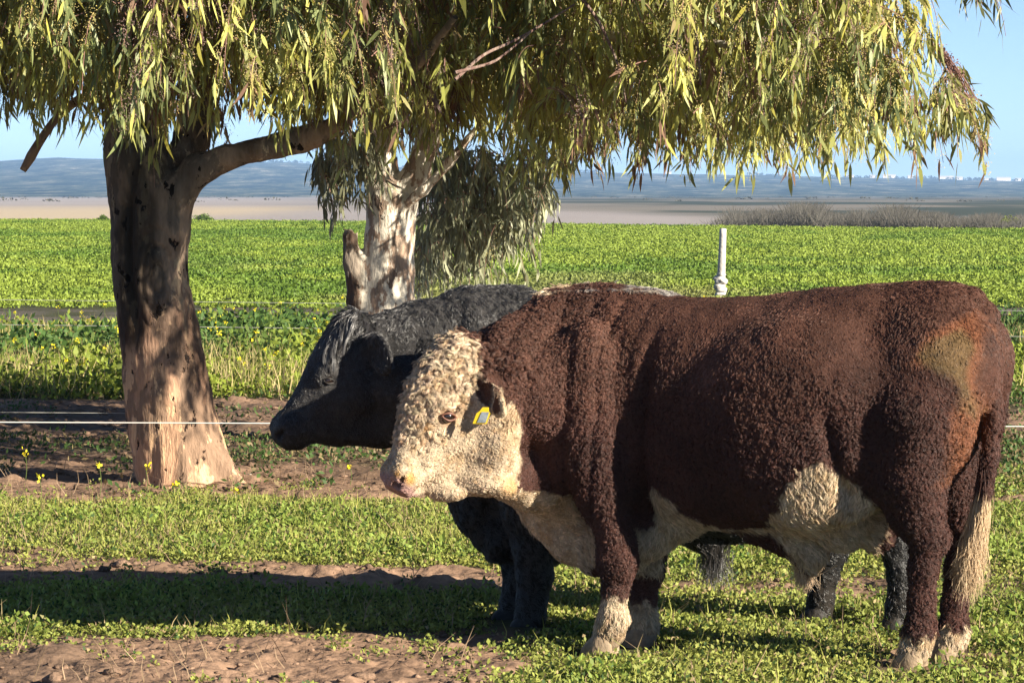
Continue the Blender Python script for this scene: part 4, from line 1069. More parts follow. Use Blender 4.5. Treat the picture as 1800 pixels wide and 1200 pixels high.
# ---------------- the red and white bull
RB = Frame(1.075, 15.08, math.radians(23))
def make_red_bull():
    fr = RB; L = fr.L
    h = .0095
    F = Field((-1.05, -.62, -.02), (1.62, .95, 1.72), h)
    X, Yx, Z = np.array((1., 0, 0)), np.array((0, 1., 0)), np.array((0, 0, 1.))
    # trunk of the body
    st = []
    for px, tp, bt, w in ((1738, 560, 700, .06), (1728, 532, 770, .14), (1702, 508, 815, .225), (1670, 497, 850, .275), (1600, 496, 885, .31), (1520, 499, 905, .35), (1440, 507, 925, .395),
                          (1360, 521, 935, .40), (1270, 525, 930, .365), (1180, 524, 915, .32), (1120, 518, 895, .295), (1050, 516, 880, .31),
                          (1000, 522, 875, .275), (950, 545, 870, .22), (915, 575, 850, .17)):
        t = L(px, tp, 0); b = L(px, bt, 0)
        st.append((t[0], t[2], b[2], w))
    st.sort()
    F.loft((0, 0, 0), X, Z, Yx, st, k=.03, n=2.15, low=.12)
    # flesh: shoulder, crest, ribs, hip, haunch
    for sd in (1, -1):
        def S(px, py, y):                        # near-side point mirrored
            p = L(px, py, y); p[1] *= sd; return p
        F.ell(S(1030, 700, .265), (.145, .125, .33), None, k=.04)
        F.ell(S(1000, 800, .24), (.12, .105, .16), None, k=.05)
        F.ell(S(1400, 730, .27), (.33, .15, .36), None, k=.14)
        F.ell(S(1620, 700, .19), (.24, .145, .35), None, k=.06)
        F.ell(S(1560, 780, .22), (.16, .105, .22), None, k=.05)
        F.ell(S(1705, 640, .10), (.12, .13, .20), None, k=.05)      # buttock
    F.ell(L(1060, 540, 0), (.32, .10, .09), None, k=.06)             # crest and withers
    # near legs
    F.chain([L(1040, 760, .24), L(1062, 860, .23), L(1082, 935, .22), L(1086, 985, .215), L(1081, 1040, .21), L(1078, 1085, .205), L(1068, 1120, .2)],
            [.155, .118, .078, .078, .045, .056, .060], k=.035)
    F.chain([L(1610, 740, .2), L(1600, 840, .21), L(1612, 900, .205), L(1632, 945, .2), L(1624, 1000, .2), L(1620, 1055, .2), L(1617, 1105, .2), L(1608, 1145, .2)],
            [.20, .145, .105, .070, .054, .048, .056, .062], k=.035)
    F.ell(L(1655, 948, .2), (.038, .035, .055), None, k=.025)          # hock point
    # far legs
    F.chain([L(1080, 790, -.2), L(1125, 880, -.19), L(1142, 950, -.16), L(1138, 1000, -.14), L(1131, 1050, -.12), L(1131, 1090, -.10), L(1130, 1118, -.09)],
            [.15, .10, .075, .066, .047, .054, .060], k=.035)
    F.chain([L(1660, 740, -.2), L(1680, 840, -.18), L(1692, 900, -.15), L(1698, 945, -.12), L(1686, 1005, -.10), L(1678, 1060, -.08), L(1676, 1110, -.06), L(1668, 1145, -.05)],
            [.20, .13, .095, .068, .050, .046, .054, .062], k=.035)
    # brisket fold, hanging thin under the chest, and its rear slope to the belly
    F.chain([L(925, 850, .05), L(965, 900, .03), L(1010, 935, .0), L(1070, 945, 0), L(1130, 925, 0), L(1200, 905, 0)], [.085, .10, .115, .12, .11, .08], k=.06, flat=(Yx, .75))
    F.chain([L(955, 915, .02), L(1000, 960, 0), L(1045, 982, 0), L(1100, 983, 0), L(1150, 950, 0), L(1220, 918, 0)], [.03, .045, .05, .05, .045, .04], k=.05)
    # flank fold, sheath
    F.ell(L(1425, 886, .225), (.23, .08, .095), None, k=.08); F.ell(L(1500, 860, .20), (.10, .06, .11), None, k=.06)
    F.ell(L(1430, 910, .08), (.20, .10, .075), None, k=.05)
    F.chain([L(1330, 930, .0), L(1400, 945, 0), L(1425, 975, 0), L(1422, 992, 0)], [.06, .075, .05, .035], k=.05)
    F.ell(L(1480, 935, .05), (.10, .09, .07), None, k=.04)
    F.ell(L(1540, 925, 0), (.09, .07, .10), None, k=.03)             # scrotum between the thighs
    # neck, bending to its left
    hb = fr.loc(at(808, 640, 15.12))
    c0 = L(1040, 690, 0); c0[2] = 1.05
    n1 = fr.loc(at(955, 690, 15.3)); n2 = fr.loc(at(890, 700, 15.18)); n3 = fr.loc(at(860, 715, 15.12))
    F.chain([c0, n1, n2, n3], [.33, .285, .225, .165], k=.06)
    F.chain([L(1080, 560, 0), fr.loc(at(975, 575, 15.36)), fr.loc(at(900, 620, 15.24)), fr.loc(at(850, 640, 15.18))], [.11, .13, .13, .10], k=.06)
    F.chain([fr.loc(at(1000, 860, 15.4)), fr.loc(at(930, 840, 15.25)), fr.loc(at(880, 830, 15.1))], [.16, .13, .09], k=.06)
    # head
    U, Vv, W = head_axes(fr, math.radians(24), math.radians(56))
    O = fr.loc(at(804, 619, 15.10))
    H = build_head(F, O, U, Vv, W, 1.06, .37, ((-0.05, 0.03, -0.16, .09), (0.02, 0.075, -0.24, .125), (0.10, 0.095, -.34, .135), (0.20, 0.09, -.37, .135),
        (0.30, 0.07, -.36, .118), (0.38, 0.040, -.33, .088), (0.44, 0.018, -.28, .080), (0.49, 0.005, -0.20, .086), (0.53, 0.0, -0.155, .094),
        (0.565, -0.02, -0.145, .088), (0.585, -0.045, -0.125, .07)), ew=.142)
    F.ell(fr.loc(at(855, 800, 15.08)), (.10, .09, .10), None, k=.06)
    F.ell(fr.loc(at(845, 848, 15.05)), (.13, .085, .055), None, k=.04)   # folds of the throat
    F.ell(fr.loc(at(785, 866, 15.03)), (.085, .06, .035), None, k=.03); F.ell(fr.loc(at(880, 858, 15.06)), (.08, .06, .045), None, k=.03)

    F.ell(fr.loc(at(878, 780, 15.02)), (.075, .06, .10), None, k=.05)    # jaw angle
    # ears
    eb = fr.loc(at(846, 668, 15.0)); et = fr.loc(at(884, 706, 14.86))
    ep = fr.loc(at(887, 726, 14.85)); ef = norm(fr.vec((-.70, -.62, -.25))); build_ear(F, eb, ep, ef, width=.060)
    eb2 = H(.07, -.03, -.125); build_ear(F, eb2, eb2 - W * .16 + np.array((0, 0, -.08)), U * .4 + Vv * .6, width=.05)
    F.cap(fr.loc(at(742, 862, 14.99)), fr.loc(at(822, 820, 14.955)), .030, .020, k=.02, sub=True)   # fold behind the mouth
    # tail
    tl = [L(1670, 530, 0), L(1708, 532, 0), L(1734, 556, 0), L(1746, 640, .02), L(1746, 720, .03), L(1740, 800, .03), L(1730, 860, .03)]
    tl = [np.array((p[0], p[1], p[2])) for p in tl]
    tl[0] += np.array((0, 0, .0)); 
    for i in range(2, 7): tl[i][0] -= .0
    F.chain(tl, [.055, .055, .05, .045, .04, .035, .03], k=.012)
    P, Q = F.mesh(2)
    N = vnormals(P, Q)
    # loose skin and muscle
    fade = sstep(.25, .5, P[:, 2])
    nz = (fbm(P * np.array((5, 5, 3.2)), 3, 3) - .5) * .03
    wr = np.zeros(len(P))
    hd = (P - O) @ np.stack([U, Vv, W], 1)      # head coordinates
    inhead = (hd[:, 0] > -.02) & (hd[:, 0] < .75) & (np.abs(hd[:, 2]) < .2) & (hd[:, 1] < .12) & (hd[:, 1] > -.36)
    # vertical neck and shoulder folds
    fold = (np.sin(P[:, 0] * 52 + 3 * fbm(P * 4, 8, 2) + P[:, 2] * 4) * .5 + .5) ** 4
    nk = sstep(.42, .62, P[:, 0]) * sstep(1.35, 1.15, P[:, 0]) * sstep(.4, .65, P[:, 2]) * (P[:, 2] < 1.45)
    wr -= fold * nk * .010
    g1 = np.exp(-((P[:, 0] - L(1128, 700, .3)[0] + (P[:, 2] - 1.0) * .10) / .035) ** 2) * sstep(.45, .6, P[:, 2]) * sstep(1.40, 1.1, P[:, 2])
    wr -= g1 * .05                               # hollow behind the shoulder
    g2 = np.exp(-((P[:, 0] - L(1475, 730, .3)[0] - (P[:, 2] - .9) * .18) / .035) ** 2) * sstep(.55, .7, P[:, 2]) * sstep(1.12, .9, P[:, 2])
    wr -= g2 * .035                               # hollow of the flank
    P = P + N * (nz * fade * (~inhead) + wr * (~inhead) + (fbm(P * 30, 5, 3) - .5)[:] * .006)[:, None]
    N = vnormals(P, Q)
    # ---- markings
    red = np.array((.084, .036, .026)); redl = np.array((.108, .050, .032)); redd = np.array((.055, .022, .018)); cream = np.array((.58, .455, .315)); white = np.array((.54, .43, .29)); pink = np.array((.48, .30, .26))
    def poly(pts, y): return [tuple(L(a, b, y)[[0, 2]]) for a, b in pts]
    flank = poly([(1425, 812), (1455, 808), (1492, 835), (1540, 905), (1535, 925), (1500, 975), (1440, 1030), (1390, 1020), (1315, 945), (1290, 941), (1235, 938), (1210, 950), (1130, 1030), (1040, 1020), (960, 990), (935, 935), (905, 860), (925, 870), (960, 905), (985, 925), (1000, 930), (1012, 930), (1115, 930), (1118, 880), (1135, 862), (1155, 868), (1180, 900), (1235, 934), (1290, 938), (1330, 922), (1370, 895), (1400, 850)], .30)
    crest = [tuple(L(a, b, 0)[[0, 2]]) for a, b in ((940, 500), (1210, 500), (1200, 519), (1150, 522), (1100, 516), (1020, 519), (970, 531), (945, 545))]
    hline = lambda c: c @ np.stack([U, Vv, W], 1)
    eyeC = H(.25, -.056, .125)
    hdpoly = [(-.10, .3), (-.055, -.02), (.00, -.05), (.05, -.07), (.09, -.12), (.12, -.20), (.10, -.25), (.13, -.31), (.22, -.42), (.9, -.45), (.9, .3)]
    def masks(p):
        n1_ = (fbm(p * 22, 21, 3) - .5)
        q = (p - O) @ np.stack([U, Vv, W], 1) / 1.06
        dh = in_poly(q[:, 0], q[:, 1], hdpoly)
        head = (p[:, 0] > .88) & (np.abs(q[:, 2]) < .22)
        wh = np.where(head, dh, -1.0) + n1_ * .03
        # throat and breast
        wp = (p @ fr.R) + fr.o
        d2 = in_poly(p[:, 0], p[:, 2], flank) + n1_ * .06
        d2 = np.where((np.abs(p[:, 1]) > .13) & (p[:, 0] > .50) & (p[:, 0] < .80) & (p[:, 2] < .72), -1, d2)
        # throat: low front of neck
        th = np.minimum(p[:, 0] - .80, .64 + .25 * (p[:, 0] - .8) - p[:, 2]) + n1_ * .04
        th = np.where(p[:, 0] > .95, np.minimum(p[:, 0] - .80, .72 - p[:, 2]) + n1_ * .04, th)
        lg = np.where(p[:, 0] > 0, np.where(p[:, 1] > .05, .24, .17), .135) - p[:, 2] + n1_ * .09
        cr = in_poly(p[:, 0], p[:, 2], crest) * 1.2 - np.abs(p[:, 1]) * .25 + n1_ * .05
        cr = np.where(p[:, 2] > 1.3, cr, -1)
        # ear stripe
        es = .03 - np.linalg.norm(np.cross(p - ES0, norm(ES1 - ES0)), axis=1)
        tt = (p - ES0) @ norm(ES1 - ES0); es = np.where((tt > -.01) & (tt < np.linalg.norm(ES1 - ES0)), es, -1) + n1_ * .01
        sw = .62 - p[:, 2]; sw = np.where(p[:, 0] < -.86, sw, -1)
        ea = norm(ep - eb); el = np.linalg.norm(ep - eb); te = (p - eb) @ ea; re_ = np.linalg.norm(p - eb - np.clip(te, 0, el)[:, None] * ea, axis=1)
        er = np.where((te > el * .35) & (te < el + .03), .085 - re_, -1) - .035 + n1_ * .03
        wt = np.maximum.reduce([wh, d2, lg, cr, es, th, sw, er])
        return wt, q, head
    ES0 = fr.loc(at(893, 712, 14.96)); ES1 = fr.loc(at(912, 765, 14.99))
    dung = [tuple(L(a, b, .2)[[0, 2]]) for a, b in ((1640, 600), (1690, 575), (1715, 600), (1722, 680), (1715, 730), (1690, 690), (1650, 650), (1625, 625))]
    tan = [tuple(L(a, b, .2)[[0, 2]]) for a, b in ((1610, 640), (1625, 615), (1640, 590), (1700, 545), (1730, 580), (1722, 760), (1690, 870), (1655, 850), (1685, 760), (1700, 690), (1660, 640))]
    def earcup(p):
        ea = norm(ep - eb); fc = norm(ef - ea * (ef @ ea)); sdv = np.cross(ea, fc); Ln_ = np.linalg.norm(ep - eb)
        d = p - ((eb + ep) / 2 + fc * .022 - ea * .005)
        return np.sqrt(((d @ ea) / (Ln_ * .42)) ** 2 + ((d @ sdv) / (.060 * .74)) ** 2 + ((d @ fc) / .026) ** 2) < 1.12
    def cfun(p):
        wt, q, head = masks(p)
        m = sstep(-.006, .010, wt)[:, None]
        v = fbm(p * np.array((6, 6, 6)), 31, 3)[:, None]; v2 = fbm(p * 1.7 + 9, 33, 3)[:, None]
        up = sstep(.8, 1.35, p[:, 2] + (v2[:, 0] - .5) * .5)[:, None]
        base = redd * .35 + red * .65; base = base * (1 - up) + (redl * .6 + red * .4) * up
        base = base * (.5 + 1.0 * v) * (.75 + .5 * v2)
        tn = sstep(-.02, .03, in_poly(p[:, 0], p[:, 2], tan) + (v[:, 0] - .5) * .06)[:, None] * (p[:, 1] > 0)[:, None] * .7
        base = base * (1 - tn) + np.array((.26, .10, .045)) * tn
        dg = sstep(-.01, .03, in_poly(p[:, 0], p[:, 2], dung) + (v[:, 0] - .5) * .1)[:, None] * (p[:, 1] > 0)[:, None] * .75
        base = base * (1 - dg) + np.array((.13, .095, .04)) * dg
        wcol = np.where(head[:, None], cream, white * .65 + cream * .35); wcol = np.where((p[:, 2] > 1.3)[:, None] & ~head[:, None], np.array((.42, .38, .34)), wcol)
        hv = fbm(p * 26, 35, 3)[:, None]; wcol = wcol * (.82 + .3 * v) * (.70 + .58 * hv); wcol = np.where(hv < .42, wcol * np.array((1.0, .92, .82)), wcol)
        ms = ((q[:, 0] > .555) & head)[:, None]; 
        np_ = sstep(.525, .56, q[:, 0] + (v[:, 0] - .5) * .03)[:, None] * head[:, None]
        wcol = wcol * (1 - np_) + pink * np_
        ey = sstep(.062, .03, np.linalg.norm(p - eyeC, axis=1) + (v[:, 0] - .5) * .02)[:, None] * .8
        wcol = wcol * (1 - ey) + np.array((.50, .30, .17)) * ey
        # yellow stains at muzzle, under the eye and on the throat
        for c_, r_, a_ in ((H(.525, -.07, .095), .04, .7), (H(.535, -.02, .08), .025, .6), (H(.32, -.02, .10), .035, .45), (fr.loc(at(893, 855, 15.0)), .06, .4)):
            s_ = sstep(r_, r_ * .3, np.linalg.norm(p - c_, axis=1) + (v[:, 0] - .5) * .04)[:, None] * a_
            wcol = wcol * (1 - s_) + np.array((.62, .33, .05)) * s_
        # mud on feet and belly
        md = sstep(.14, .02, p[:, 2] + (v[:, 0] - .5) * .15)[:, None] * .5
        c = base * (1 - m) + wcol * m
        c = np.where(earcup(p)[:, None], np.array((.13, .065, .045)), c)
        return c * (1 - md) + np.array((.22, .15, .09)) * md
    root = empty('bull', fr.o, fr.rz)
    prop(root, 'curly red-brown bull with a cream face and white feet, in front of the black bull', 'bull')
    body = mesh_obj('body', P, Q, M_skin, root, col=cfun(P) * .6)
    # ---- coat
    def lay(p, n):
        f = np.zeros_like(p); f[:] = (-.55, 0, -.8)
        f[:, 0] += (fbm(p * 4.5, 47, 2) - .5) * 3.2; f[:, 2] += (fbm(p * 4.5 + 7, 48, 2) - .5) * 1.6
        head = p[:, 0] > 1.02; f[head] = U * .5 - Vv * .3
        f[p[:, 2] < .3] = (-.1, 0, -1)
        return f
    face = lambda p: (p - O) @ np.stack([U, Vv, W], 1) / 1.06
    def isface(p):
        q = face(p); return (p[:, 0] > .85) & (q[:, 0] > -.08) & (np.abs(q[:, 2]) < .2)
    def woolly(p):                                # neck, ribs and thigh curl; back and rump lie smooth
        v = fbm(p * 2.2, 45, 3) - .5
        return sstep(1.22, 1.0, p[:, 2] + v * .4 - .35 * sstep(.35, .75, p[:, 0])) * sstep(-.98, -.75, p[:, 0] + v * .3)
    def nearear(p):
        ea = norm(ep - eb); el = np.linalg.norm(ep - eb); te = (p - eb) @ ea
        return (te > .01) & (np.linalg.norm(p - eb - np.clip(te, 0, el)[:, None] * ea, axis=1) < .085) & (te < el + .04)
    def curlzone(q): return (q[:, 0] < .42) & (q[:, 1] > -.085 - .25 * sstep(.12, .0, q[:, 0]))
    def ln(p):
        q = face(p); fc = isface(p); wt = masks(p)[0]
        l = .006 + .018 * fbm(p * 5, 41, 3) + .006 * sstep(1.2, .8, p[:, 2])
        l = np.where(fc, .013, l)
        l = np.where(fc & curlzone(q), .016, l)
        l = np.where(q[:, 0] > .53, .0035, l)
        l = np.where((~fc) & (wt > 0) & (p[:, 2] > .3) & (p[:, 2] < 1.2), .034, l)
        l = np.where((~fc) & (wt > 0) & (p[:, 2] > 1.3), .026, l)
        l = np.where(p[:, 2] < .3, .017, l); l = np.where((p[:, 2] < .16) & (p[:, 2] > .05), .028, l)
        l = np.where((p[:, 0] < -.55) & (p[:, 2] > 1.25), .017, l)
        l = np.where(np.linalg.norm(p - eyeC, axis=1) < .045, .004, l)
        return np.where(earcup(p), .003, np.where(nearear(p), .013, l))
    def wf(p):
        far = np.where(p[:, 1] < -.12, .45, 1.0)
        q = face(p)
        noz = np.where(isface(p) & (q[:, 0] > .575), .0, 1.0)
        return far * noz * np.where(p[:, 2] < .07, 0, 1) * np.where(np.linalg.norm(p - eyeC, axis=1) < .027, 0, 1)
    def crl(p):
        q = face(p)
        return np.where(isface(p), .0042, np.where(masks(p)[0] > 0, .0015, .0012 + .0038 * woolly(p)))
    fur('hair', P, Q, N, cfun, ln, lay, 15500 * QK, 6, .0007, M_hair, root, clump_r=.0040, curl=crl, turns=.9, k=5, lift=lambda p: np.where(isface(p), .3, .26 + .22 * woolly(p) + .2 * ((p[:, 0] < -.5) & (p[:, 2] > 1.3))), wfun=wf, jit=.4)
    # curls and ringlets of neck, shoulder and flank
    fur('hair', P, Q, N, lambda p: cfun(p) * .95, lambda p: ln(p) * 1.25, lay, 5600 * QK, 8, .0007, M_hair, root, clump_r=.0038, curl=.0062, turns=1.1, k=6, lift=.62,
        wfun=lambda p: wf(p) * np.where(isface(p) | nearear(p) | ((masks(p)[0] > 0) & (p[:, 2] < 1.2)), 0, woolly(p)), jit=.8)
    # ringlets of the forehead and bridge
    fur('ringlets', P, Q, N, cfun, lambda p: .044 * (.45 + .55 * sstep(.42, .2, face(p)[:, 0])), lay, 4200 * QK, 20, .0006, M_hair, root, clump_r=.0042, curl=.0105, turns=1.2, k=10, lift=.55, converge=.45, shade=(.5, .62),
        wfun=lambda p: (isface(p) & curlzone(face(p)) & ~nearear(p)) * np.where(np.linalg.norm(p - eyeC, axis=1) < .06, 0, 1.0), jit=.9)
    # tail switch
    n = int(1500 * max(QK, .3)); k = 12
    t = np.linspace(0, 1, k)
    a0 = L(1735, 790, .03); a1 = L(1732, 860, .03); a2 = L(1722, 930, .03); a3 = L(1700, 1035, .03)
    tt = rng.uniform(0, .75, n)
    base = a0 * (1 - tt[:, None]) + a1 * tt[:, None] + rng.normal(0, .012, (n, 3))
    end = a3 + (rng.normal(0, 1, (n, 3)) * (.026, .03, .05)) + (0, 0, .06); mid = a2 + rng.normal(0, 1, (n, 3)) * (.027, .03, .02)
    S = np.zeros((n, k, 3)); ph = rng.choice(rng.uniform(0, 6.28, 14), n)
    for i in range(k):
        x = t[i]; S[:, i] = base * (1 - x) ** 2 + 2 * mid * x * (1 - x) + end * x * x
        S[:, i, 0] += np.sin(ph + x * 13) * .016 * x; S[:, i, 1] += np.cos(ph * 1.3 + x * 14) * .008 * x
    cw = np.clip(np.array((.56, .41, .25)) * rng.uniform(.75, 1.2, (n, 1)), 0, 1)
    cc = np.repeat(cw[:, None, :], k, 1); dk = (S[:, :, 2] > .66)[..., None]
    cc = np.where(dk, np.array((.06, .025, .018)), cc)
    curves_obj('tail_switch', S, .0013 * (1 - .6 * t), M_hair, root, cc)
    # sheath tassel
    n = int(500 * max(QK, .3)); k = 6; t = np.linspace(0, 1, k)
    b0 = L(1415, 985, 0) + rng.normal(0, 1, (n, 3)) * (.03, .03, .015); e0 = L(1412, 1022, 0) + rng.normal(0, 1, (n, 3)) * (.025, .02, .02)
    S = b0[:, None] * (1 - t[None, :, None]) + e0[:, None] * t[None, :, None]
    curves_obj('sheath_hair', S, .0011 * (1 - .6 * t), M_hair, root, np.clip(np.array((.55, .40, .26)) * rng.uniform(.7, 1.2, (n, 1)), 0, 1))
    for px, py, y in ((1064, 1142, .2), (1130, 1140, -.09), (1608, 1170, .2), (1668, 1165, -.05)):
        c = L(px, py, y); hoof(root, (c[0] + .01, c[1], 0), M_hoof, 1.08)
    eye_parts(H, W, U, Vv, root, 1.06, .121, 1.22, lid=(.13, .055, .035))
    # ear tag: a yellow leaf with a grey face, hanging from the near ear
    tg = fr.loc(at(848, 731, 14.86))
    ct = [(-.013, .04), (.013, .04), (.02, .022), (.03, .012), (.03, -.035), (-.03, -.035), (-.03, .012), (-.02, .022)]
    a1 = fr.vec((.93, -.25, .0)) ; a1 = norm(a1); up = norm(fr.vec((.35, 0, .94))); nr = np.cross(a1, up)
    def slab(ct, off, th):
        V_ = [tg + a1 * a * .95 + up * b * .95 + nr * (off + d) for d in (-th, th) for a, b in ct]; m = len(ct)
        return np.array(V_), [np.array([list(range(m))[::-1], list(range(m, 2 * m))]), np.array([(i, (i + 1) % m, m + (i + 1) % m, m + i) for i in range(m)])]
    Vt, Ft = slab(ct, 0, .0015)
    tag = mesh_obj('ear_tag', Vt, Ft, flat_mat('tag_yellow', (.75, .52, .02), .4, .4), root, smooth=False)
    ct2 = [(-.008, .018), (.024, .018), (.026, -.03), (-.012, -.03)]
    for o_ in (.0035, -.0035):
        Vt, Ft = slab(ct2, o_, .001)
        mesh_obj('tag_face', Vt, Ft, flat_mat('tag_grey', (.30, .34, .36), .4, .4, noise=(60, (.18, .2, .2))), tag, smooth=False)
    return root

# ---------------- the black bull
BB = Frame(.82, 16.18, math.radians(3))
def make_black_bull():
    fr = BB; L = fr.L
    h = .0105
    F = Field((-1.2, -.55, -.02), (1.95, .55, 1.68), h)
    X, Yx, Z = np.array((1., 0, 0)), np.array((0, 1., 0)), np.array((0, 0, 1.))
    st = []
    for px, tp, bt, w in ((1690, 580, 700, .08), (1670, 545, 800, .2), (1600, 528, 850, .27), (1500, 525, 890, .31), (1400, 526, 925, .36), (1300, 528, 945, .38), (1200, 526, 945, .37), (1100, 522, 925, .33),
                          (1020, 520, 925, .30), (960, 520, 940, .27), (900, 514, 930, .22), (850, 515, 890, .18)):
        t = L(px, tp, 0); b = L(px, bt, 0); st.append((t[0], t[2], b[2], w))
    st.sort()
    F.loft((0, 0, 0), X, Z, Yx, st, k=.03, n=2.2, low=.1)
    for sd in (1, -1):
        def S(px, py, y):
            p = L(px, py, y); p[1] *= sd; return p
        F.ell(S(950, 720, .22), (.17, .11, .32), None, k=.05)
        F.ell(S(1540, 730, .19), (.24, .13, .33), None, k=.06)
        F.ell(S(1220, 760, .22), (.34, .15, .28), None, k=.06)
    F.chain([L(930, 800, .19), L(930, 900, .18), L(935, 960, .17), L(940, 1010, .165), L(935, 1050, .16), L(932, 1085, .155)], [.15, .12, .09, .075, .06, .07], k=.035)
    F.chain([L(930, 800, -.19), L(900, 900, -.17), L(908, 960, -.16), L(910, 1000, -.15), L(905, 1035, -.15), L(898, 1065, -.14)], [.15, .12, .085, .07, .056, .066], k=.035)
    F.chain([L(1520, 740, .18), L(1540, 860, .19), L(1558, 920, .18), L(1575, 960, .18), L(1582, 1010, .18), L(1580, 1060, .18), L(1577, 1085, .18)], [.19, .13, .09, .065, .05, .048, .06], k=.035)
    F.chain([L(1480, 740, -.18), L(1478, 860, -.19), L(1472, 920, -.18), L(1462, 965, -.18), L(1450, 1010, -.18), L(1443, 1050, -.18), L(1440, 1075, -.18)], [.19, .13, .095, .07, .055, .055, .062], k=.035)
    # breast
    F.chain([L(800, 850, 0), L(835, 900, 0), L(880, 945, 0), L(950, 955, 0), L(1050, 935, 0)], [.07, .09, .10, .10, .08], k=.05)
    # sheath
    F.chain([L(1180, 925, 0), L(1235, 945, 0), L(1245, 962, 0)], [.05, .055, .03], k=.05)
    F.chain([L(1250, 940, 0), L(1310, 930, 0)], [.04, .05], k=.05)
    # neck
    hp = fr.loc(at(640, 620, 16.05))
    F.chain([L(940, 700, 0), fr.loc(at(840, 690, 16.15)), fr.loc(at(755, 680, 16.1)), fr.loc(at(700, 675, 16.05))], [.33, .28, .22, .16], k=.07)
    F.chain([L(900, 570, 0), fr.loc(at(820, 560, 16.17)), fr.loc(at(740, 572, 16.12)), fr.loc(at(670, 588, 16.08))], [.15, .13, .10, .09], k=.06)
    F.chain([L(860, 830, 0), fr.loc(at(780, 780, 16.15)), fr.loc(at(710, 740, 16.05))], [.16, .13, .09], k=.06)
    U, Vv, W = head_axes(fr, math.radians(13), math.radians(50))
    O = fr.loc(at(616, 574, 16.03))
    H = build_head(F, O, U, Vv, W, 1.0, .36)
    F.ell(fr.loc(at(610, 765, 16.03)), (.10, .06, .035), None, k=.05); F.ell(fr.loc(at(668, 740, 16.08)), (.13, .09, .12), None, k=.06)
    build_ear(F, fr.loc(at(648, 604, 15.94)), fr.loc(at(688, 640, 15.74)), fr.vec((-.75, -.6, -.15)), width=.085)
    eb2 = H(.02, -.02, -.10); build_ear(F, eb2, eb2 - W * .14 + np.array((-.02, 0, .05)), U * .4 + Vv * .6, width=.05)
    F.chain([L(1670, 545, 0), L(1690, 580, 0), L(1692, 700, 0), L(1688, 860, 0)], [.04, .04, .035, .03], k=.015)
    P, Q = F.mesh(2); N = vnormals(P, Q)
    fade = sstep(.25, .5, P[:, 2])
    fold = (np.sin(P[:, 0] * 42 + 3 * fbm(P * 4, 8, 2) + P[:, 2] * 10) * .5 + .5) ** 3
    nk = sstep(.65, .8, P[:, 0]) * sstep(1.35, 1.2, P[:, 0]) * sstep(1.42, 1.3, P[:, 2])
    P = P + N * ((fbm(P * 5, 3, 3) - .5) * .025 * fade + (fbm(P * 28, 5, 3) - .5) * .006 - fold * nk * .01)[:, None]
    N = vnormals(P, Q)
    eyeC = H(.25, -.056, .113)
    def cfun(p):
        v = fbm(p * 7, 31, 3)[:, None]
        c = np.array((.033, .0312, .0305)) * (.6 + .8 * v) * (.30 + .70 * sstep(.5, .9, p[:, 2]))[:, None]  # coat darkened downwards, shade painted into belly and legs
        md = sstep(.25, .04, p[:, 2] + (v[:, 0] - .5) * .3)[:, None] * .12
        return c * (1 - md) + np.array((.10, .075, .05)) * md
    root = empty('bull', fr.o, fr.rz)
    prop(root, 'black bull standing behind the red-brown bull, its head lowered towards the fence wire', 'bull')
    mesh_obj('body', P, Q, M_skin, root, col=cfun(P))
    def lay(p, n):
        f = np.zeros_like(p); f[:] = (-.6, 0, -.7); f[p[:, 0] > 1.25] = U * .8 - Vv * .2; return f
    face = lambda p: (p - O) @ np.stack([U, Vv, W], 1)
    def ln(p):
        q = face(p); fc = (p[:, 0] > 1.1) & (q[:, 0] > -.1)
        l = np.full(len(p), .022)
        l = np.where(fc, .010 + .035 * sstep(.16, .0, q[:, 0]) * (q[:, 1] > -.08), l)
        return np.where(fc & (q[:, 0] > .53), .004, l)
    def wf(p):
        q = face(p)
        return np.where(p[:, 1] < -.1, .3, 1) * np.where((p[:, 0] < .3) & (p[:, 2] < 1.25) & (p[:, 2] > .6), .3, 1) * np.where((q[:, 0] > .56) & (p[:, 0] > 1.1), 0, 1) * (p[:, 2] > .04) * np.where(np.linalg.norm(p - eyeC, axis=1) < .026, 0, 1)
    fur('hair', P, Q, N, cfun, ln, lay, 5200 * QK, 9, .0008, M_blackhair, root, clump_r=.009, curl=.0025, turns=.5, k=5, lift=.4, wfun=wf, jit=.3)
    # long wavy forelock on the poll
    n = int(170 * max(QK, .3)); per = 22; k = 10; t = np.linspace(0, 1, k)
    w0 = rng.uniform(-.09, .09, n); u0 = rng.uniform(-.05, .09, n)
    rt = np.array([O + u * U + (.035 - abs(w) * .15) * Vv + w * W for u, w in zip(u0, w0)])
    dr = np.array([U * rng.uniform(.3, 1.1) + Vv * rng.uniform(.25, .9) + W * (w * 7 + rng.normal(0, .35)) for w in w0]); dr = norm(dr)
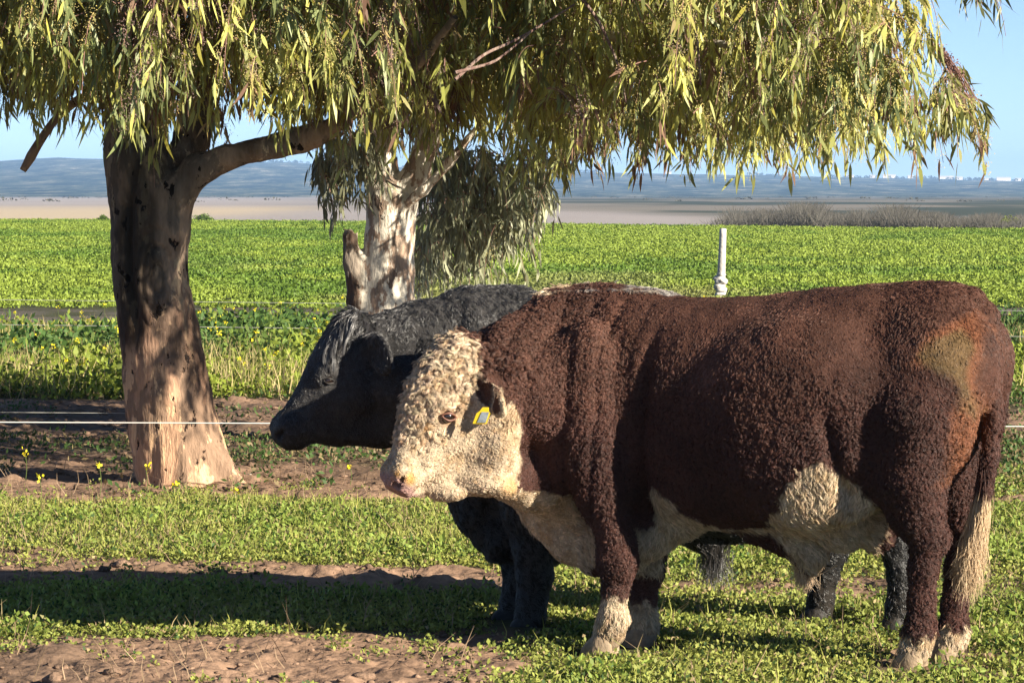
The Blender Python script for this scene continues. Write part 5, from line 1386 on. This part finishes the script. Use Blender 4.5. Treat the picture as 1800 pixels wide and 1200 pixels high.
    Ln = rng.uniform(.05, .115, n); R = lambda x: np.repeat(x, per, axis=0)
    ph = rng.uniform(0, 6.28, n); S = np.zeros((n * per, k, 3)); off = rng.normal(0, .008, (n * per, 3))
    for i in range(k):
        x = t[i]
        S[:, i] = R(rt) + off * (1 - .6 * x) + R(dr) * (R(Ln) * x)[:, None] + U * (R(Ln) * x * x * .75)[:, None] - Vv * (R(Ln) * x * x * .75)[:, None]
        S[:, i] += np.sin(R(ph) + x * 6)[:, None] * .014 * x * W + np.cos(R(ph) + x * 6)[:, None] * .010 * x * Vv
    curves_obj('forelock', S, .0011 * (1 - .6 * t), M_blackhair, root, np.array((.06, .057, .055)) * rng.uniform(.7, 1.5, (n * per, 1)))
    n = int(420 * max(QK, .3)); k = 6; t = np.linspace(0, 1, k)
    b0 = L(1255, 958, 0) + rng.normal(0, 1, (n, 3)) * (.035, .03, .015); e0 = L(1255, 1012, 0) + rng.normal(0, 1, (n, 3)) * (.04, .02, .03)
    S = b0[:, None] * (1 - t[None, :, None]) + e0[:, None] * t[None, :, None]
    curves_obj('sheath_hair', S, .0012 * (1 - .6 * t), M_blackhair, root, np.array((.045, .040, .038)) * rng.uniform(.5, 1.2, (n, 1)))
    n = int(500 * max(QK, .3)); k = 8; t = np.linspace(0, 1, k)
    b0 = L(1688, 850, 0) + rng.normal(0, 1, (n, 3)) * (.02, .02, .05); e0 = L(1686, 1000, 0) + rng.normal(0, 1, (n, 3)) * (.04, .03, .05)
    S = b0[:, None] * (1 - t[None, :, None]) + e0[:, None] * t[None, :, None]
    curves_obj('tail_switch', S, .0014 * (1 - .6 * t), M_blackhair, root, np.array((.02, .019, .018)) * rng.uniform(.5, 1.4, (n, 1)))
    for px, y in ((932, .155), (898, -.14), (1577, .18), (1440, -.18)):
        c = L(px, 1080, y); hoof(root, (c[0] + .01, c[1], 0), M_hoofd, .95)
    eye_parts(H, W, U, Vv, root, 1.0, lid=(.012, .010, .009))
    return root

if True:
    make_red_bull()
    make_black_bull()
